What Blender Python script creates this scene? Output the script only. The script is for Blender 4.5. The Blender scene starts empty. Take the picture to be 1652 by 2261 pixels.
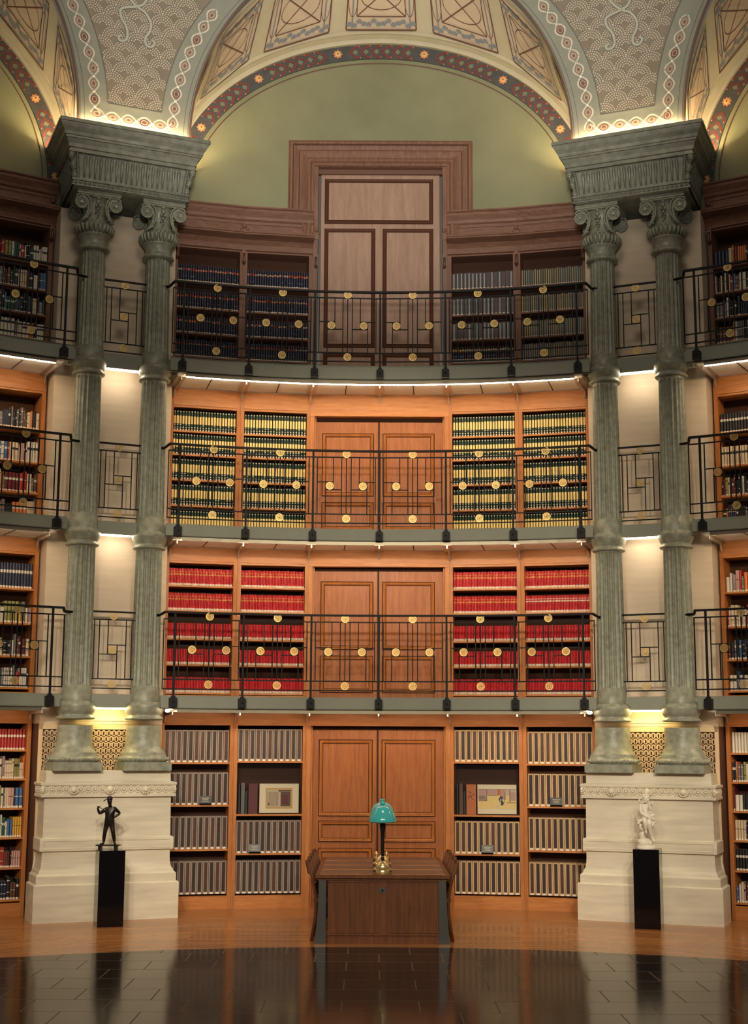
import bpy, bmesh, math, random
from mathutils import Matrix, Vector
random.seed(7)
sc = bpy.context.scene
COL = sc.collection
PI = math.pi
# ------------------------------------------------------------------ camera
CAM = (-0.072, -9.7266, 2.15)
PITCH, ROLL, FPX = math.radians(9.4115), math.radians(-0.264), 3101.35
cd = bpy.data.cameras.new('camera'); cam = bpy.data.objects.new('camera', cd); COL.objects.link(cam)
_r = Vector((1, 0, 0)); _u = Vector((0, -math.sin(PITCH), math.cos(PITCH))); _b = Vector((0, -math.cos(PITCH), -math.sin(PITCH)))
_r2 = _r*math.cos(ROLL) - _u*math.sin(ROLL); _u2 = _r*math.sin(ROLL) + _u*math.cos(ROLL)
m = Matrix.Identity(4)
for i in range(3):
    m[i][0], m[i][1], m[i][2], m[i][3] = _r2[i], _u2[i], _b[i], CAM[i]
cam.matrix_world = m
cd.sensor_fit = 'VERTICAL'; cd.sensor_height = 24.0; cd.lens = 24.0*FPX/2261.0
cd.clip_start = 0.1; cd.clip_end = 100
sc.camera = cam
# ------------------------------------------------------------------ world, exposure
w = bpy.data.worlds.new('world'); sc.world = w; w.use_nodes = True
bg = w.node_tree.nodes['Background']; bg.inputs[0].default_value = (1.0, 0.88, 0.72, 1); bg.inputs[1].default_value = 0.10
sc.view_settings.view_transform = 'Standard'; sc.view_settings.look = 'None'
sc.view_settings.exposure = 0.0; sc.view_settings.gamma = 1.0; sc.view_settings.use_curve_mapping = False
LED = (1.0, 0.77, 0.50); AMBER = (1.0, 0.74, 0.28); WARMW = (1.0, 0.84, 0.62); COVE = (1.0, 0.74, 0.40)
S_LED3, S_LED2, S_LED1, S_COVE, S_AMBER, S_AMBER1 = 80.0, 64.0, 50.0, 140.0, 40.0, 80.0
def area(name, loc, target, size, power, color):
    ld = bpy.data.lights.new(name, 'AREA'); ld.shape = 'DISK'; ld.size = size; ld.energy = power; ld.color = color
    o = bpy.data.objects.new(name, ld); COL.objects.link(o); o.location = loc
    o.rotation_euler = (Vector(target)-Vector(loc)).to_track_quat('-Z', 'Y').to_euler()
    return o
area('dome_light', (0, -1.5, 13.5), (0, 3.5, 0), 4.0, 260, (1.0, 0.84, 0.64))
def spot(name, loc, target, power, deg, blend, color, size=0.3):
    ld = bpy.data.lights.new(name, 'SPOT'); ld.energy = power; ld.spot_size = math.radians(deg); ld.spot_blend = blend; ld.color = color; ld.shadow_soft_size = size
    o = bpy.data.objects.new(name, ld); COL.objects.link(o); o.location = loc
    o.rotation_euler = (Vector(target)-Vector(loc)).to_track_quat('-Z', 'Y').to_euler()
for sx in (-1, 0, 1):
    spot('front_fill_spot', (sx*3.2, -8.6, 6.9), (sx*0.8, 9.0, 2.75), 1850, 30.5, 0.22, (1.0, 0.85, 0.62), 0.35)  # added frontal fill that brightens walls and lower tiers, no real fixture
for sx in (-1, 1):
    spot('pedestal_fill_spot', (sx*2.0, -7.0, 7.2), (sx*3.4, 8.6, 0.6), 2800, 22, 0.8, (1.0, 0.88, 0.70))  # added fill, aimed low to lift the pedestals
spot('upper_fill_spot', (0.0, -6.5, 6.5), (0, 9.0, 12.6), 7000, 37, 0.6, (1.0, 0.93, 0.80), 0.8)  # added mid-air fill for pendentives, vaults and capitals, no lamp hangs here
# ------------------------------------------------------------------ room measures
W = 9.665          # radius of the bookcase fronts
RB = 8.80          # railing radius
RF = 8.86          # balcony fascia radius
RC = 9.08          # column axis (in the pier plane)
RPF = 9.36         # pier wall face
DK = {1: (2.597, 2.762), 2: (4.832, 4.998), 3: (7.055, 7.253)}   # fascia bottom / top
CZ = {1: 2.678, 2: 4.895, 3: 7.121}
def frame(deg, R=0.0, x=0.0, z=0.0):
    a = math.radians(deg)
    return Matrix.Rotation(-a, 4, 'Z') @ Matrix.Translation((x, R, z))
# ------------------------------------------------------------------ materials
def nt(name):
    mm = bpy.data.materials.new(name); mm.use_nodes = True
    return mm, mm.node_tree, mm.node_tree.nodes['Principled BSDF']
def simple(name, col, rough=0.5, metal=0.0, spec=0.5, coat=0.0, var=0.0, vscale=8.0, vstretch=(1, 1, 1), bump=0.0, bscale=60.0):
    mm, t, b = nt(name)
    b.inputs['Base Color'].default_value = (*col, 1); b.inputs['Roughness'].default_value = rough
    b.inputs['Metallic'].default_value = metal; b.inputs['Specular IOR Level'].default_value = spec
    b.inputs['Coat Weight'].default_value = coat; b.inputs['Coat Roughness'].default_value = 0.08
    tc = t.nodes.new('ShaderNodeTexCoord')
    if var > 0:
        mp = t.nodes.new('ShaderNodeMapping'); mp.inputs['Scale'].default_value = vstretch
        n = t.nodes.new('ShaderNodeTexNoise'); n.inputs['Scale'].default_value = vscale; n.inputs['Detail'].default_value = 5
        r = t.nodes.new('ShaderNodeValToRGB')
        r.color_ramp.elements[0].position = 0.3; r.color_ramp.elements[1].position = 0.72
        r.color_ramp.elements[0].color = (*[c*(1-var) for c in col], 1); r.color_ramp.elements[1].color = (*[min(1, c*(1+var*0.6)) for c in col], 1)
        t.links.new(tc.outputs['Object'], mp.inputs[0]); t.links.new(mp.outputs[0], n.inputs[0])
        t.links.new(n.outputs[0], r.inputs[0]); t.links.new(r.outputs[0], b.inputs['Base Color'])
    if bump > 0:
        n2 = t.nodes.new('ShaderNodeTexNoise'); n2.inputs['Scale'].default_value = bscale; n2.inputs['Detail'].default_value = 4
        bp = t.nodes.new('ShaderNodeBump'); bp.inputs['Strength'].default_value = bump; bp.inputs['Distance'].default_value = 0.01
        t.links.new(tc.outputs['Object'], n2.inputs[0]); t.links.new(n2.outputs[0], bp.inputs['Height']); t.links.new(bp.outputs[0], b.inputs['Normal'])
    return mm
def wood(name, c1, c2, stretch=(9, 9, 0.7), rough=0.35, coat=0.25, fine=1.0):
    mm, t, b = nt(name)
    tc = t.nodes.new('ShaderNodeTexCoord'); mp = t.nodes.new('ShaderNodeMapping'); mp.inputs['Scale'].default_value = stretch
    n = t.nodes.new('ShaderNodeTexNoise'); n.inputs['Scale'].default_value = 3.0; n.inputs['Detail'].default_value = 8; n.inputs['Distortion'].default_value = 0.6
    n2 = t.nodes.new('ShaderNodeTexNoise'); n2.inputs['Scale'].default_value = 14.0*fine; n2.inputs['Detail'].default_value = 4
    mx = t.nodes.new('ShaderNodeMix'); mx.data_type = 'FLOAT'; mx.inputs[0].default_value = 0.35
    r = t.nodes.new('ShaderNodeValToRGB'); r.color_ramp.elements[0].position = 0.32; r.color_ramp.elements[1].position = 0.68
    r.color_ramp.elements[0].color = (*c1, 1); r.color_ramp.elements[1].color = (*c2, 1)
    t.links.new(tc.outputs['Object'], mp.inputs[0]); t.links.new(mp.outputs[0], n.inputs[0]); t.links.new(mp.outputs[0], n2.inputs[0])
    t.links.new(n.outputs[0], mx.inputs[2]); t.links.new(n2.outputs[0], mx.inputs[3]); t.links.new(mx.outputs[0], r.inputs[0])
    t.links.new(r.outputs[0], b.inputs['Base Color'])
    b.inputs['Roughness'].default_value = rough+0.1; b.inputs['Coat Weight'].default_value = coat*0.3; b.inputs['Coat Roughness'].default_value = 0.2; b.inputs['Specular IOR Level'].default_value = 0.3
    return mm
def glow(name, col, s):
    mm, t, b = nt(name)
    b.inputs['Base Color'].default_value = (0.8, 0.8, 0.8, 1)
    b.inputs['Emission Color'].default_value = (*col, 1); b.inputs['Emission Strength'].default_value = s
    return mm
def floor_planks(name, c1, c2, bw, bh, gap, gapcol, rough, offs=0.5, spec=0.5, coat=0.0):
    mm, t, b = nt(name)
    tc = t.nodes.new('ShaderNodeTexCoord'); br = t.nodes.new('ShaderNodeTexBrick')
    br.inputs['Color1'].default_value = (*c1, 1); br.inputs['Color2'].default_value = (*c2, 1); br.inputs['Mortar'].default_value = (*gapcol, 1)
    br.inputs['Scale'].default_value = 1.0; br.inputs['Brick Width'].default_value = bw; br.inputs['Row Height'].default_value = bh
    br.inputs['Mortar Size'].default_value = gap; br.inputs['Mortar Smooth'].default_value = 0.1; br.offset = offs
    n = t.nodes.new('ShaderNodeTexNoise'); n.inputs['Scale'].default_value = 3.0; n.inputs['Detail'].default_value = 6
    mp = t.nodes.new('ShaderNodeMapping'); mp.inputs['Scale'].default_value = (0.8, 14, 1)
    mx = t.nodes.new('ShaderNodeMix'); mx.data_type = 'RGBA'; mx.blend_type = 'MULTIPLY'; mx.inputs[0].default_value = 0.55
    r = t.nodes.new('ShaderNodeValToRGB'); r.color_ramp.elements[0].position = 0.25; r.color_ramp.elements[0].color = (0.55, 0.5, 0.45, 1)
    t.links.new(tc.outputs['Object'], br.inputs[0]); t.links.new(tc.outputs['Object'], mp.inputs[0]); t.links.new(mp.outputs[0], n.inputs[0])
    t.links.new(n.outputs[0], r.inputs[0]); t.links.new(br.outputs[0], mx.inputs[6]); t.links.new(r.outputs[0], mx.inputs[7])
    t.links.new(mx.outputs[2], b.inputs['Base Color'])
    b.inputs['Roughness'].default_value = rough; b.inputs['Specular IOR Level'].default_value = spec
    b.inputs['Coat Weight'].default_value = coat; b.inputs['Coat Roughness'].default_value = 0.06
    return mm
M = {}
M['oak'] = wood('oak', (0.34, 0.115, 0.030), (0.52, 0.21, 0.062))
M['oakh'] = wood('oak_horizontal_grain', (0.38, 0.13, 0.034), (0.56, 0.235, 0.072), stretch=(0.7, 9, 9))
M['door'] = wood('door_oak', (0.25, 0.075, 0.020), (0.39, 0.135, 0.038))
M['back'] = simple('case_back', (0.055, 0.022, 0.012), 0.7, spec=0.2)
M['walnut'] = wood('old_walnut', (0.15, 0.068, 0.042), (0.27, 0.14, 0.095), rough=0.45, coat=0.1)
M['walnuth'] = wood('old_walnut_horizontal', (0.14, 0.062, 0.04), (0.24, 0.12, 0.08), stretch=(0.7, 9, 9), rough=0.45, coat=0.1)
M['walnutd'] = simple('old_walnut_edge', (0.12, 0.045, 0.025), 0.4)
M['walnutp'] = wood('old_walnut_panel', (0.30, 0.18, 0.125), (0.44, 0.28, 0.21), stretch=(5, 5, 0.5), rough=0.5, coat=0.05)
M['table'] = wood('table_oak', (0.085, 0.028, 0.010), (0.17, 0.056, 0.018), rough=0.5)
M['leather'] = simple('table_leather', (0.12, 0.055, 0.035), 0.45, var=0.15)
M['steel'] = simple('grey_steel', (0.09, 0.09, 0.095), 0.4, metal=0.7)
M['iron'] = simple('black_iron', (0.008, 0.008, 0.010), 0.5, spec=0.2)
M['col'] = simple('bronze_green_paint', (0.285, 0.295, 0.23), 0.42, metal=0.05, var=0.3, vscale=14, bump=0.25, bscale=50)
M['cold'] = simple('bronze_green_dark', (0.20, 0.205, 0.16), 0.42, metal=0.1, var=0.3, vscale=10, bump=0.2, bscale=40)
M['colg'] = simple('worn_gilt', (0.42, 0.26, 0.09), 0.45, metal=0.4)
M['fascia'] = simple('grey_green_steel', (0.235, 0.25, 0.20), 0.5, var=0.06, vscale=3)
M['stone'] = simple('cream_limestone', (0.66, 0.54, 0.41), 0.55, var=0.07, vscale=3, vstretch=(0.6, 0.6, 6), bump=0.05)
M['marble'] = simple('pedestal_marble', (0.72, 0.66, 0.53), 0.4, var=0.16, vscale=2.2, vstretch=(0.7, 0.7, 6))
M['lattice'] = simple('lattice_cream', (0.62, 0.46, 0.28), 0.5)
M['latdark'] = simple('lattice_back', (0.10, 0.035, 0.015), 0.8)
M['plaster'] = simple('soffit_plaster', (0.88, 0.84, 0.78), 0.8, var=0.06, vscale=6, vstretch=(1, 8, 1))
M['green'] = simple('green_plaster', (0.25, 0.25, 0.145), 0.75, var=0.14, vscale=1.3)
M['cream'] = simple('cream_plaster', (0.52, 0.47, 0.33), 0.6, var=0.06, vscale=4)
M['peach'] = simple('peach_panel', (0.58, 0.46, 0.33), 0.7, var=0.08, vscale=3)
M['bluegrey'] = simple('blue_grey_paint', (0.22, 0.24, 0.26), 0.7)
M['brownline'] = simple('brown_line', (0.14, 0.07, 0.045), 0.7)
M['bandbg'] = simple('arch_band_ground', (0.075, 0.075, 0.075), 0.6, var=0.2)
M['bandred'] = simple('arch_band_red', (0.24, 0.035, 0.02), 0.6)
M['bandgreen'] = simple('arch_band_green', (0.20, 0.19, 0.12), 0.6)
M['orange'] = simple('rosette_orange', (0.68, 0.25, 0.10), 0.5)
M['rosy'] = simple('rosette_yellow', (0.75, 0.48, 0.20), 0.5)
M['span'] = simple('spandrel_grey_green', (0.27, 0.275, 0.225), 0.65, var=0.06)
M['spanf'] = simple('spandrel_field', (0.235, 0.195, 0.145), 0.65, var=0.12, vscale=5)
M['dots'] = simple('mosaic_dot', (0.58, 0.52, 0.42), 0.4)
M['dotd'] = simple('mosaic_dark', (0.12, 0.115, 0.10), 0.5)
M['chain'] = simple('pearl_chain', (0.68, 0.62, 0.52), 0.4)
M['medal'] = simple('medallion_brown', (0.30, 0.20, 0.14), 0.5)
M['medalr'] = simple('medallion_red', (0.20, 0.085, 0.06), 0.5)
M['ribbon'] = simple('painted_ribbon', (0.42, 0.42, 0.35), 0.6)
M['gold'] = simple('gilt_brass', (0.66, 0.46, 0.17), 0.38, metal=0.6)
M['brass'] = simple('polished_brass', (0.80, 0.60, 0.30), 0.25, metal=0.8)
M['teal'] = simple('teal_glass', (0.05, 0.46, 0.50), 0.12, coat=1.0)
M['bronze'] = simple('dark_bronze', (0.02, 0.014, 0.012), 0.35, metal=0.5)
M['white'] = simple('white_marble', (0.72, 0.68, 0.58), 0.45)
M['blackbox'] = simple('black_lacquer', (0.004, 0.003, 0.004), 0.07, spec=0.5)
M['acryl'] = simple('grey_side', (0.15, 0.135, 0.12), 0.3)
M['rail'] = simple('satin_metal_lip', (0.26, 0.23, 0.17), 0.35, metal=0.5)
M['alu'] = simple('aluminium', (0.62, 0.58, 0.52), 0.35, metal=0.6)
M['paper'] = simple('paper', (0.72, 0.66, 0.54), 0.8)
M['mat'] = simple('mat_card', (0.88, 0.78, 0.58), 0.8)
M['tape'] = simple('white_tape', (0.78, 0.72, 0.62), 0.6)
M['red'] = simple('red_cloth', (0.50, 0.012, 0.02), 0.4)
M['redd'] = simple('red_cloth_dark', (0.26, 0.01, 0.014), 0.45)
M['goldleaf'] = simple('gold_lettering', (0.62, 0.36, 0.10), 0.35, metal=0.3)
M['bgreen'] = simple('dark_green_cloth', (0.012, 0.03, 0.018), 0.45)
M['yellow'] = simple('yellow_label', (0.86, 0.66, 0.26), 0.5)
M['cardw'] = simple('white_stamp', (0.70, 0.66, 0.58), 0.5)
M['navy'] = simple('navy_cloth', (0.02, 0.022, 0.045), 0.4)
M['navyred'] = simple('navy_red_label', (0.30, 0.035, 0.02), 0.45)
M['black'] = simple('black_cloth', (0.012, 0.012, 0.016), 0.4)
M['greyl'] = simple('grey_lettering', (0.34, 0.31, 0.28), 0.5)
M['boxgrey'] = simple('grey_archive_card', (0.27, 0.215, 0.185), 0.6)
M['boxtan'] = simple('tan_archive_card', (0.52, 0.36, 0.20), 0.6)
M['spine1'] = simple('dark_leather_spine', (0.028, 0.011, 0.008), 0.5, var=0.4, vscale=20)
M['spine2'] = simple('brown_leather_spine', (0.075, 0.026, 0.014), 0.5, var=0.4, vscale=20)
M['sign'] = simple('dark_blue_sign', (0.04, 0.05, 0.065), 0.35)
M['signbar'] = simple('sign_gilt_text', (0.55, 0.45, 0.25), 0.4)
for k, c in dict(c_white=(0.66, 0.62, 0.54), c_cream=(0.62, 0.50, 0.34), c_grey=(0.16, 0.15, 0.15), c_black=(0.015, 0.015, 0.018),
                 c_navy=(0.025, 0.03, 0.07), c_blue=(0.05, 0.13, 0.30), c_red=(0.38, 0.03, 0.025), c_orange=(0.60, 0.17, 0.05),
                 c_green=(0.02, 0.10, 0.06), c_olive=(0.26, 0.24, 0.08), c_brown=(0.13, 0.055, 0.03), c_maroon=(0.13, 0.015, 0.02),
                 c_lilac=(0.28, 0.20, 0.26), c_yellow=(0.62, 0.36, 0.05), c_pink=(0.55, 0.33, 0.30)).items():
    M[k] = simple('cover_' + k[2:], c, 0.5)
gm, gt, gb = nt('clear_glass')
_tr = gt.nodes.new('ShaderNodeBsdfTransparent'); _gl = gt.nodes.new('ShaderNodeBsdfGlossy'); _gl.inputs['Roughness'].default_value = 0.02
_fz = gt.nodes.new('ShaderNodeFresnel'); _fz.inputs['IOR'].default_value = 1.45; _mx = gt.nodes.new('ShaderNodeMixShader')
gt.links.new(_fz.outputs[0], _mx.inputs[0]); gt.links.new(_tr.outputs[0], _mx.inputs[1]); gt.links.new(_gl.outputs[0], _mx.inputs[2])
gt.links.new(_mx.outputs[0], gt.nodes['Material Output'].inputs[0]); gt.nodes.remove(gb); M['glass'] = gm
M['led3'] = glow('led_strip', LED, S_LED3); M['led2'] = glow('led_strip_mid', LED, S_LED2); M['led1'] = glow('led_strip_low', LED, S_LED1)
M['cove'] = glow('cove_lamp', COVE, S_COVE); M['amber'] = glow('amber_strip', WARMW, S_AMBER); M['amber1'] = glow('amber_strip_low', AMBER, S_AMBER1); M['bulb'] = glow('downlight_bulb', LED, 25.0)
M['wfloor'] = floor_planks('oak_floor', (0.36, 0.145, 0.042), (0.47, 0.205, 0.066), 1.6, 0.09, 0.0015, (0.16, 0.07, 0.03), 0.22, coat=0.1, spec=0.35)
M['wfloor'].node_tree.nodes['Principled BSDF'].inputs['IOR'].default_value = 1.3
M['slate'] = floor_planks('slate_tiles', (0.024, 0.016, 0.012), (0.034, 0.023, 0.017), 0.65, 0.545, 0.006, (0.16, 0.13, 0.10), 0.13, spec=0.5)
M['slate'].node_tree.nodes['Principled BSDF'].inputs['IOR'].default_value = 1.17
_t = M['slate'].node_tree; _br = [q for q in _t.nodes if q.type == 'TEX_BRICK'][0]; _mr = _t.nodes.new('ShaderNodeMapRange')
_mr.inputs['To Min'].default_value = 0.13; _mr.inputs['To Max'].default_value = 0.75; _t.links.new(_br.outputs['Fac'], _mr.inputs['Value'])
_t.links.new(_mr.outputs[0], _t.nodes['Principled BSDF'].inputs['Roughness'])
# ------------------------------------------------------------------ mesh builder
class MB:
    def __init__(s): s.v = []; s.f = []; s.m = []; s.sm = []; s.mats = []
    def mi(s, k):
        if k not in s.mats: s.mats.append(k)
        return s.mats.index(k)
    def add(s, vs, fs, k, smooth=False):
        b = len(s.v); s.v += [tuple(q) for q in vs]; i = s.mi(k)
        for f in fs: s.f.append(tuple(b+j for j in f)); s.m.append(i); s.sm.append(smooth)
    def box(s, x0, x1, y0, y1, z0, z1, k):
        s.add([(x0,y0,z0),(x1,y0,z0),(x1,y1,z0),(x0,y1,z0),(x0,y0,z1),(x1,y0,z1),(x1,y1,z1),(x0,y1,z1)],
              [(0,3,2,1),(4,5,6,7),(0,1,5,4),(1,2,6,5),(2,3,7,6),(3,0,4,7)], k)
    def bar(s, p0, p1, w, k, h=None):
        p0 = Vector(p0); p1 = Vector(p1); d = (p1-p0).normalized(); h = h or w
        a = Vector((0,0,1)) if abs(d.z) < 0.9 else Vector((0,1,0))
        u = d.cross(a).normalized(); v = u.cross(d).normalized()
        q = []
        for p in (p0, p1):
            for (i, j) in ((-1,-1),(1,-1),(1,1),(-1,1)): q.append(p+u*(i*w/2)+v*(j*h/2))
        s.add(q, [(0,1,2,3),(7,6,5,4),(0,4,5,1),(1,5,6,2),(2,6,7,3),(3,7,4,0)], k)
    def lathe(s, prof, n, k, c=(0,0,0), flute=None, cap=True, mats=None):
        vs = []; fs = []
        for (r, z) in prof:
            for i in range(n):
                a = 2*PI*i/n; rr = r
                if flute: rr = flute(a, r, z)
                vs.append((c[0]+rr*math.cos(a), c[1]+rr*math.sin(a), c[2]+z))
        for j in range(len(prof)-1):
            for i in range(n): fs.append((j*n+i, j*n+(i+1) % n, (j+1)*n+(i+1) % n, (j+1)*n+i))
        s.add(vs, fs, k, True)
        if cap:
            L = len(prof)-1
            s.add(vs[:n], [tuple(range(n))[::-1]], k); s.add(vs[L*n:], [tuple(range(n))], k)
    def tube(s, pts, r, n, k, closed=False, rs=None):
        pts = [Vector(p) for p in pts]; N = len(pts); vs = []; fs = []
        pu = None
        for i, p in enumerate(pts):
            if closed: d = pts[(i+1) % N]-pts[i-1]
            else: d = pts[min(i+1, N-1)]-pts[max(i-1, 0)]
            d.normalize()
            if pu is None:
                a = Vector((0,0,1)) if abs(d.z) < 0.9 else Vector((0,1,0)); u = d.cross(a).normalized()
            else: u = (pu-d*pu.dot(d)).normalized()
            pu = u; v = d.cross(u); rr = rs[i] if rs else r
            for j in range(n):
                a = 2*PI*j/n; vs.append(p+u*(rr*math.cos(a))+v*(rr*math.sin(a)))
        for i in range(N if closed else N-1):
            i2 = (i+1) % N
            for j in range(n): fs.append((i*n+j, i*n+(j+1) % n, i2*n+(j+1) % n, i2*n+j))
        if not closed: fs += [tuple(range(n))[::-1], tuple((N-1)*n+j for j in range(n))]
        s.add(vs, fs, k, True)
    def ball(s, c, r, k, n=8, mrings=5, sc3=(1,1,1)):
        prof = [(r*math.sin(PI*(i+0.001)/mrings) , -r*math.cos(PI*i/mrings)) for i in range(mrings+1)]
        vs = []; fs = []
        for (rr, z) in prof:
            for i in range(n):
                a = 2*PI*i/n; vs.append((c[0]+sc3[0]*rr*math.cos(a), c[1]+sc3[1]*rr*math.sin(a), c[2]+sc3[2]*z))
        for j in range(mrings):
            for i in range(n): fs.append((j*n+i, j*n+(i+1) % n, (j+1)*n+(i+1) % n, (j+1)*n+i))
        s.add(vs, fs, k, True)
    def ext(s, prof, x0, x1, k, smooth=False):        # profile [(y,z)] swept along x
        n = len(prof); vs = [(x0, y, z) for y, z in prof]+[(x1, y, z) for y, z in prof]
        s.add(vs, [(i, i+1, n+i+1, n+i) for i in range(n-1)], k, smooth)
    def mould(s, prof, path, k, closed=False):        # prof [(out,z)], path [(x,y)]; out is to the right of travel
        P = [Vector((a, b)) for a, b in path]; N = len(P); rings = []
        for i in range(N):
            if closed or 0 < i < N-1:
                d0 = (P[i]-P[i-1]).normalized(); d1 = (P[(i+1) % N]-P[i]).normalized()
            elif i == 0: d0 = d1 = (P[1]-P[0]).normalized()
            else: d0 = d1 = (P[i]-P[i-1]).normalized()
            n0 = Vector((d0.y, -d0.x)); n1 = Vector((d1.y, -d1.x)); b = (n0+n1).normalized(); b = b/max(0.3, b.dot(n0))
            rings.append([(P[i].x+b.x*o, P[i].y+b.y*o, z) for o, z in prof])
        n = len(prof); vs = [q for r in rings for q in r]; fs = []
        for i in range(N if closed else N-1):
            j2 = (i+1) % N
            for j in range(n-1): fs.append((i*n+j, j2*n+j, j2*n+j+1, i*n+j+1))
        s.add(vs, fs, k)
        if not closed and n > 2: s.add(rings[0], [tuple(range(n))], k); s.add(rings[-1], [tuple(range(n))[::-1]], k)
    def fr(s, x0, x1, z0, z1, w, y, d, k):            # raised moulding round a panel, facing -y
        pr = [(0, 0), (w*0.15, d), (w*0.45, d*0.55), (w*0.6, d), (w, -0.002)]
        rings = [[(x0+o, y-h, z0+o), (x1-o, y-h, z0+o), (x1-o, y-h, z1-o), (x0+o, y-h, z1-o)] for o, h in pr]
        vs = [q for r in rings for q in r]; fs = []
        for j in range(len(pr)-1):
            for i in range(4): fs.append((j*4+i, j*4+(i+1) % 4, (j+1)*4+(i+1) % 4, (j+1)*4+i))
        s.add(vs, fs, k)
    def arc(s, R0, R1, a0, a1, z0, z1, k, n=16):      # curved bar in the bay frame, angles in degrees
        vs = []; fs = []
        for i in range(n+1):
            a = math.radians(a0+(a1-a0)*i/n); S, C_ = math.sin(a), math.cos(a)
            vs += [(R0*S, R0*C_, z0), (R1*S, R1*C_, z0), (R1*S, R1*C_, z1), (R0*S, R0*C_, z1)]
        for i in range(n):
            b = i*4; c = b+4
            fs += [(b, c, c+1, b+1), (b+1, c+1, c+2, b+2), (b+2, c+2, c+3, b+3), (b+3, c+3, c, b)]
        fs += [(0, 1, 2, 3), (n*4+3, n*4+2, n*4+1, n*4)]
        s.add(vs, fs, k)
    def surf(s, fn, nu, nv, k, smooth=True):
        vs = [fn(i/nu, j/nv) for j in range(nv+1) for i in range(nu+1)]
        s.add(vs, [(j*(nu+1)+i, j*(nu+1)+i+1, (j+1)*(nu+1)+i+1, (j+1)*(nu+1)+i) for j in range(nv) for i in range(nu)], k, smooth)
    def strip(s, F, pts, w, k, h=0.006, closed=False):  # ribbon laid on a surface F(u,v,h); pts in surface metres
        N = len(pts); vs = []
        for i in range(N):
            p0 = pts[i-1] if (closed or i > 0) else pts[0]; p1 = pts[(i+1) % N] if (closed or i < N-1) else pts[-1]
            dx, dy = p1[0]-p0[0], p1[1]-p0[1]; L = math.hypot(dx, dy) or 1; nx, ny = -dy/L*w/2, dx/L*w/2
            for sg in (1, -1): vs.append(F(pts[i][0]+sg*nx, pts[i][1]+sg*ny, h))
        fs = [(2*i, 2*i+1, (2*i+3) % (2*N), (2*i+2) % (2*N)) for i in range(N if closed else N-1)]
        s.add(vs, fs, k)
    def disc(s, F, c, rx, ry, k, h=0.008, n=14, rot=0):
        vs = [F(c[0], c[1], h)]
        for i in range(n):
            a = 2*PI*i/n; x = rx*math.cos(a); y = ry*math.sin(a)
            vs.append(F(c[0]+x*math.cos(rot)-y*math.sin(rot), c[1]+x*math.sin(rot)+y*math.cos(rot), h))
        s.add(vs, [(0, 1+i, 1+(i+1) % n) for i in range(n)], k)
    def mesh(s, name):
        me = bpy.data.meshes.new(name); me.from_pydata(s.v, [], s.f)
        for k in s.mats: me.materials.append(M[k])
        me.polygons.foreach_set('material_index', s.m); me.polygons.foreach_set('use_smooth', s.sm)
        me.update(); return me
def obj(name, mb, T=None, parent=None, root_m=None):
    me = mb.mesh(name) if isinstance(mb, MB) else mb
    o = bpy.data.objects.new(name, me); COL.objects.link(o); T = T or Matrix.Identity(4)
    if parent is not None:
        o.parent = parent; o.matrix_basis = WM[parent.name].inverted() @ T
    else: o.matrix_basis = T
    WM[o.name] = T.copy()
    return o
WM = {}
def thing(name, label, cat, T, group=None):
    o = bpy.data.objects.new(name, None); COL.objects.link(o); o.empty_display_size = 0.1; o.matrix_basis = T; WM[o.name] = T.copy()
    o['label'] = label; o['category'] = cat
    if group: o['group'] = group
    return o
def tag(o, label, cat, group=None, kind=None):
    o['label'] = label; o['category'] = cat
    if group: o['group'] = group
    if kind: o['kind'] = kind
    return o
def struct(name, mb, T=None, label=None, cat=None):
    o = obj(name, mb, T); o['kind'] = 'structure'
    if label: o['label'] = label; o['category'] = cat
    return o
def copy_tree(o, T, label, group=None):
    c = o.copy(); COL.objects.link(c); c.matrix_basis = T; c['label'] = label; WM[c.name] = T.copy()
    if group: c['group'] = group
    def kids(a, b):
        for ch in list(a.children):
            d = ch.copy(); COL.objects.link(d); d.parent = b; kids(ch, d)
    kids(o, c); return c
def project(p):
    d = Vector(p)-Vector(CAM); return (826+FPX*d.dot(_r2)/(-d.dot(_b)), 1130.5-FPX*d.dot(_u2)/(-d.dot(_b)))
ORD = ['first','second','third','fourth','fifth','sixth','seventh','eighth','ninth','tenth','eleventh','twelfth','thirteenth','fourteenth','fifteenth','sixteenth','seventeenth','eighteenth','nineteenth']
for tn, tw in (('twenty','twentieth'), ('thirty','thirtieth'), ('forty','fortieth'), ('fifty', 'fiftieth')):
    ORD.append(tw); ORD += [tn+'-'+q for q in ORD[:9]]
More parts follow.
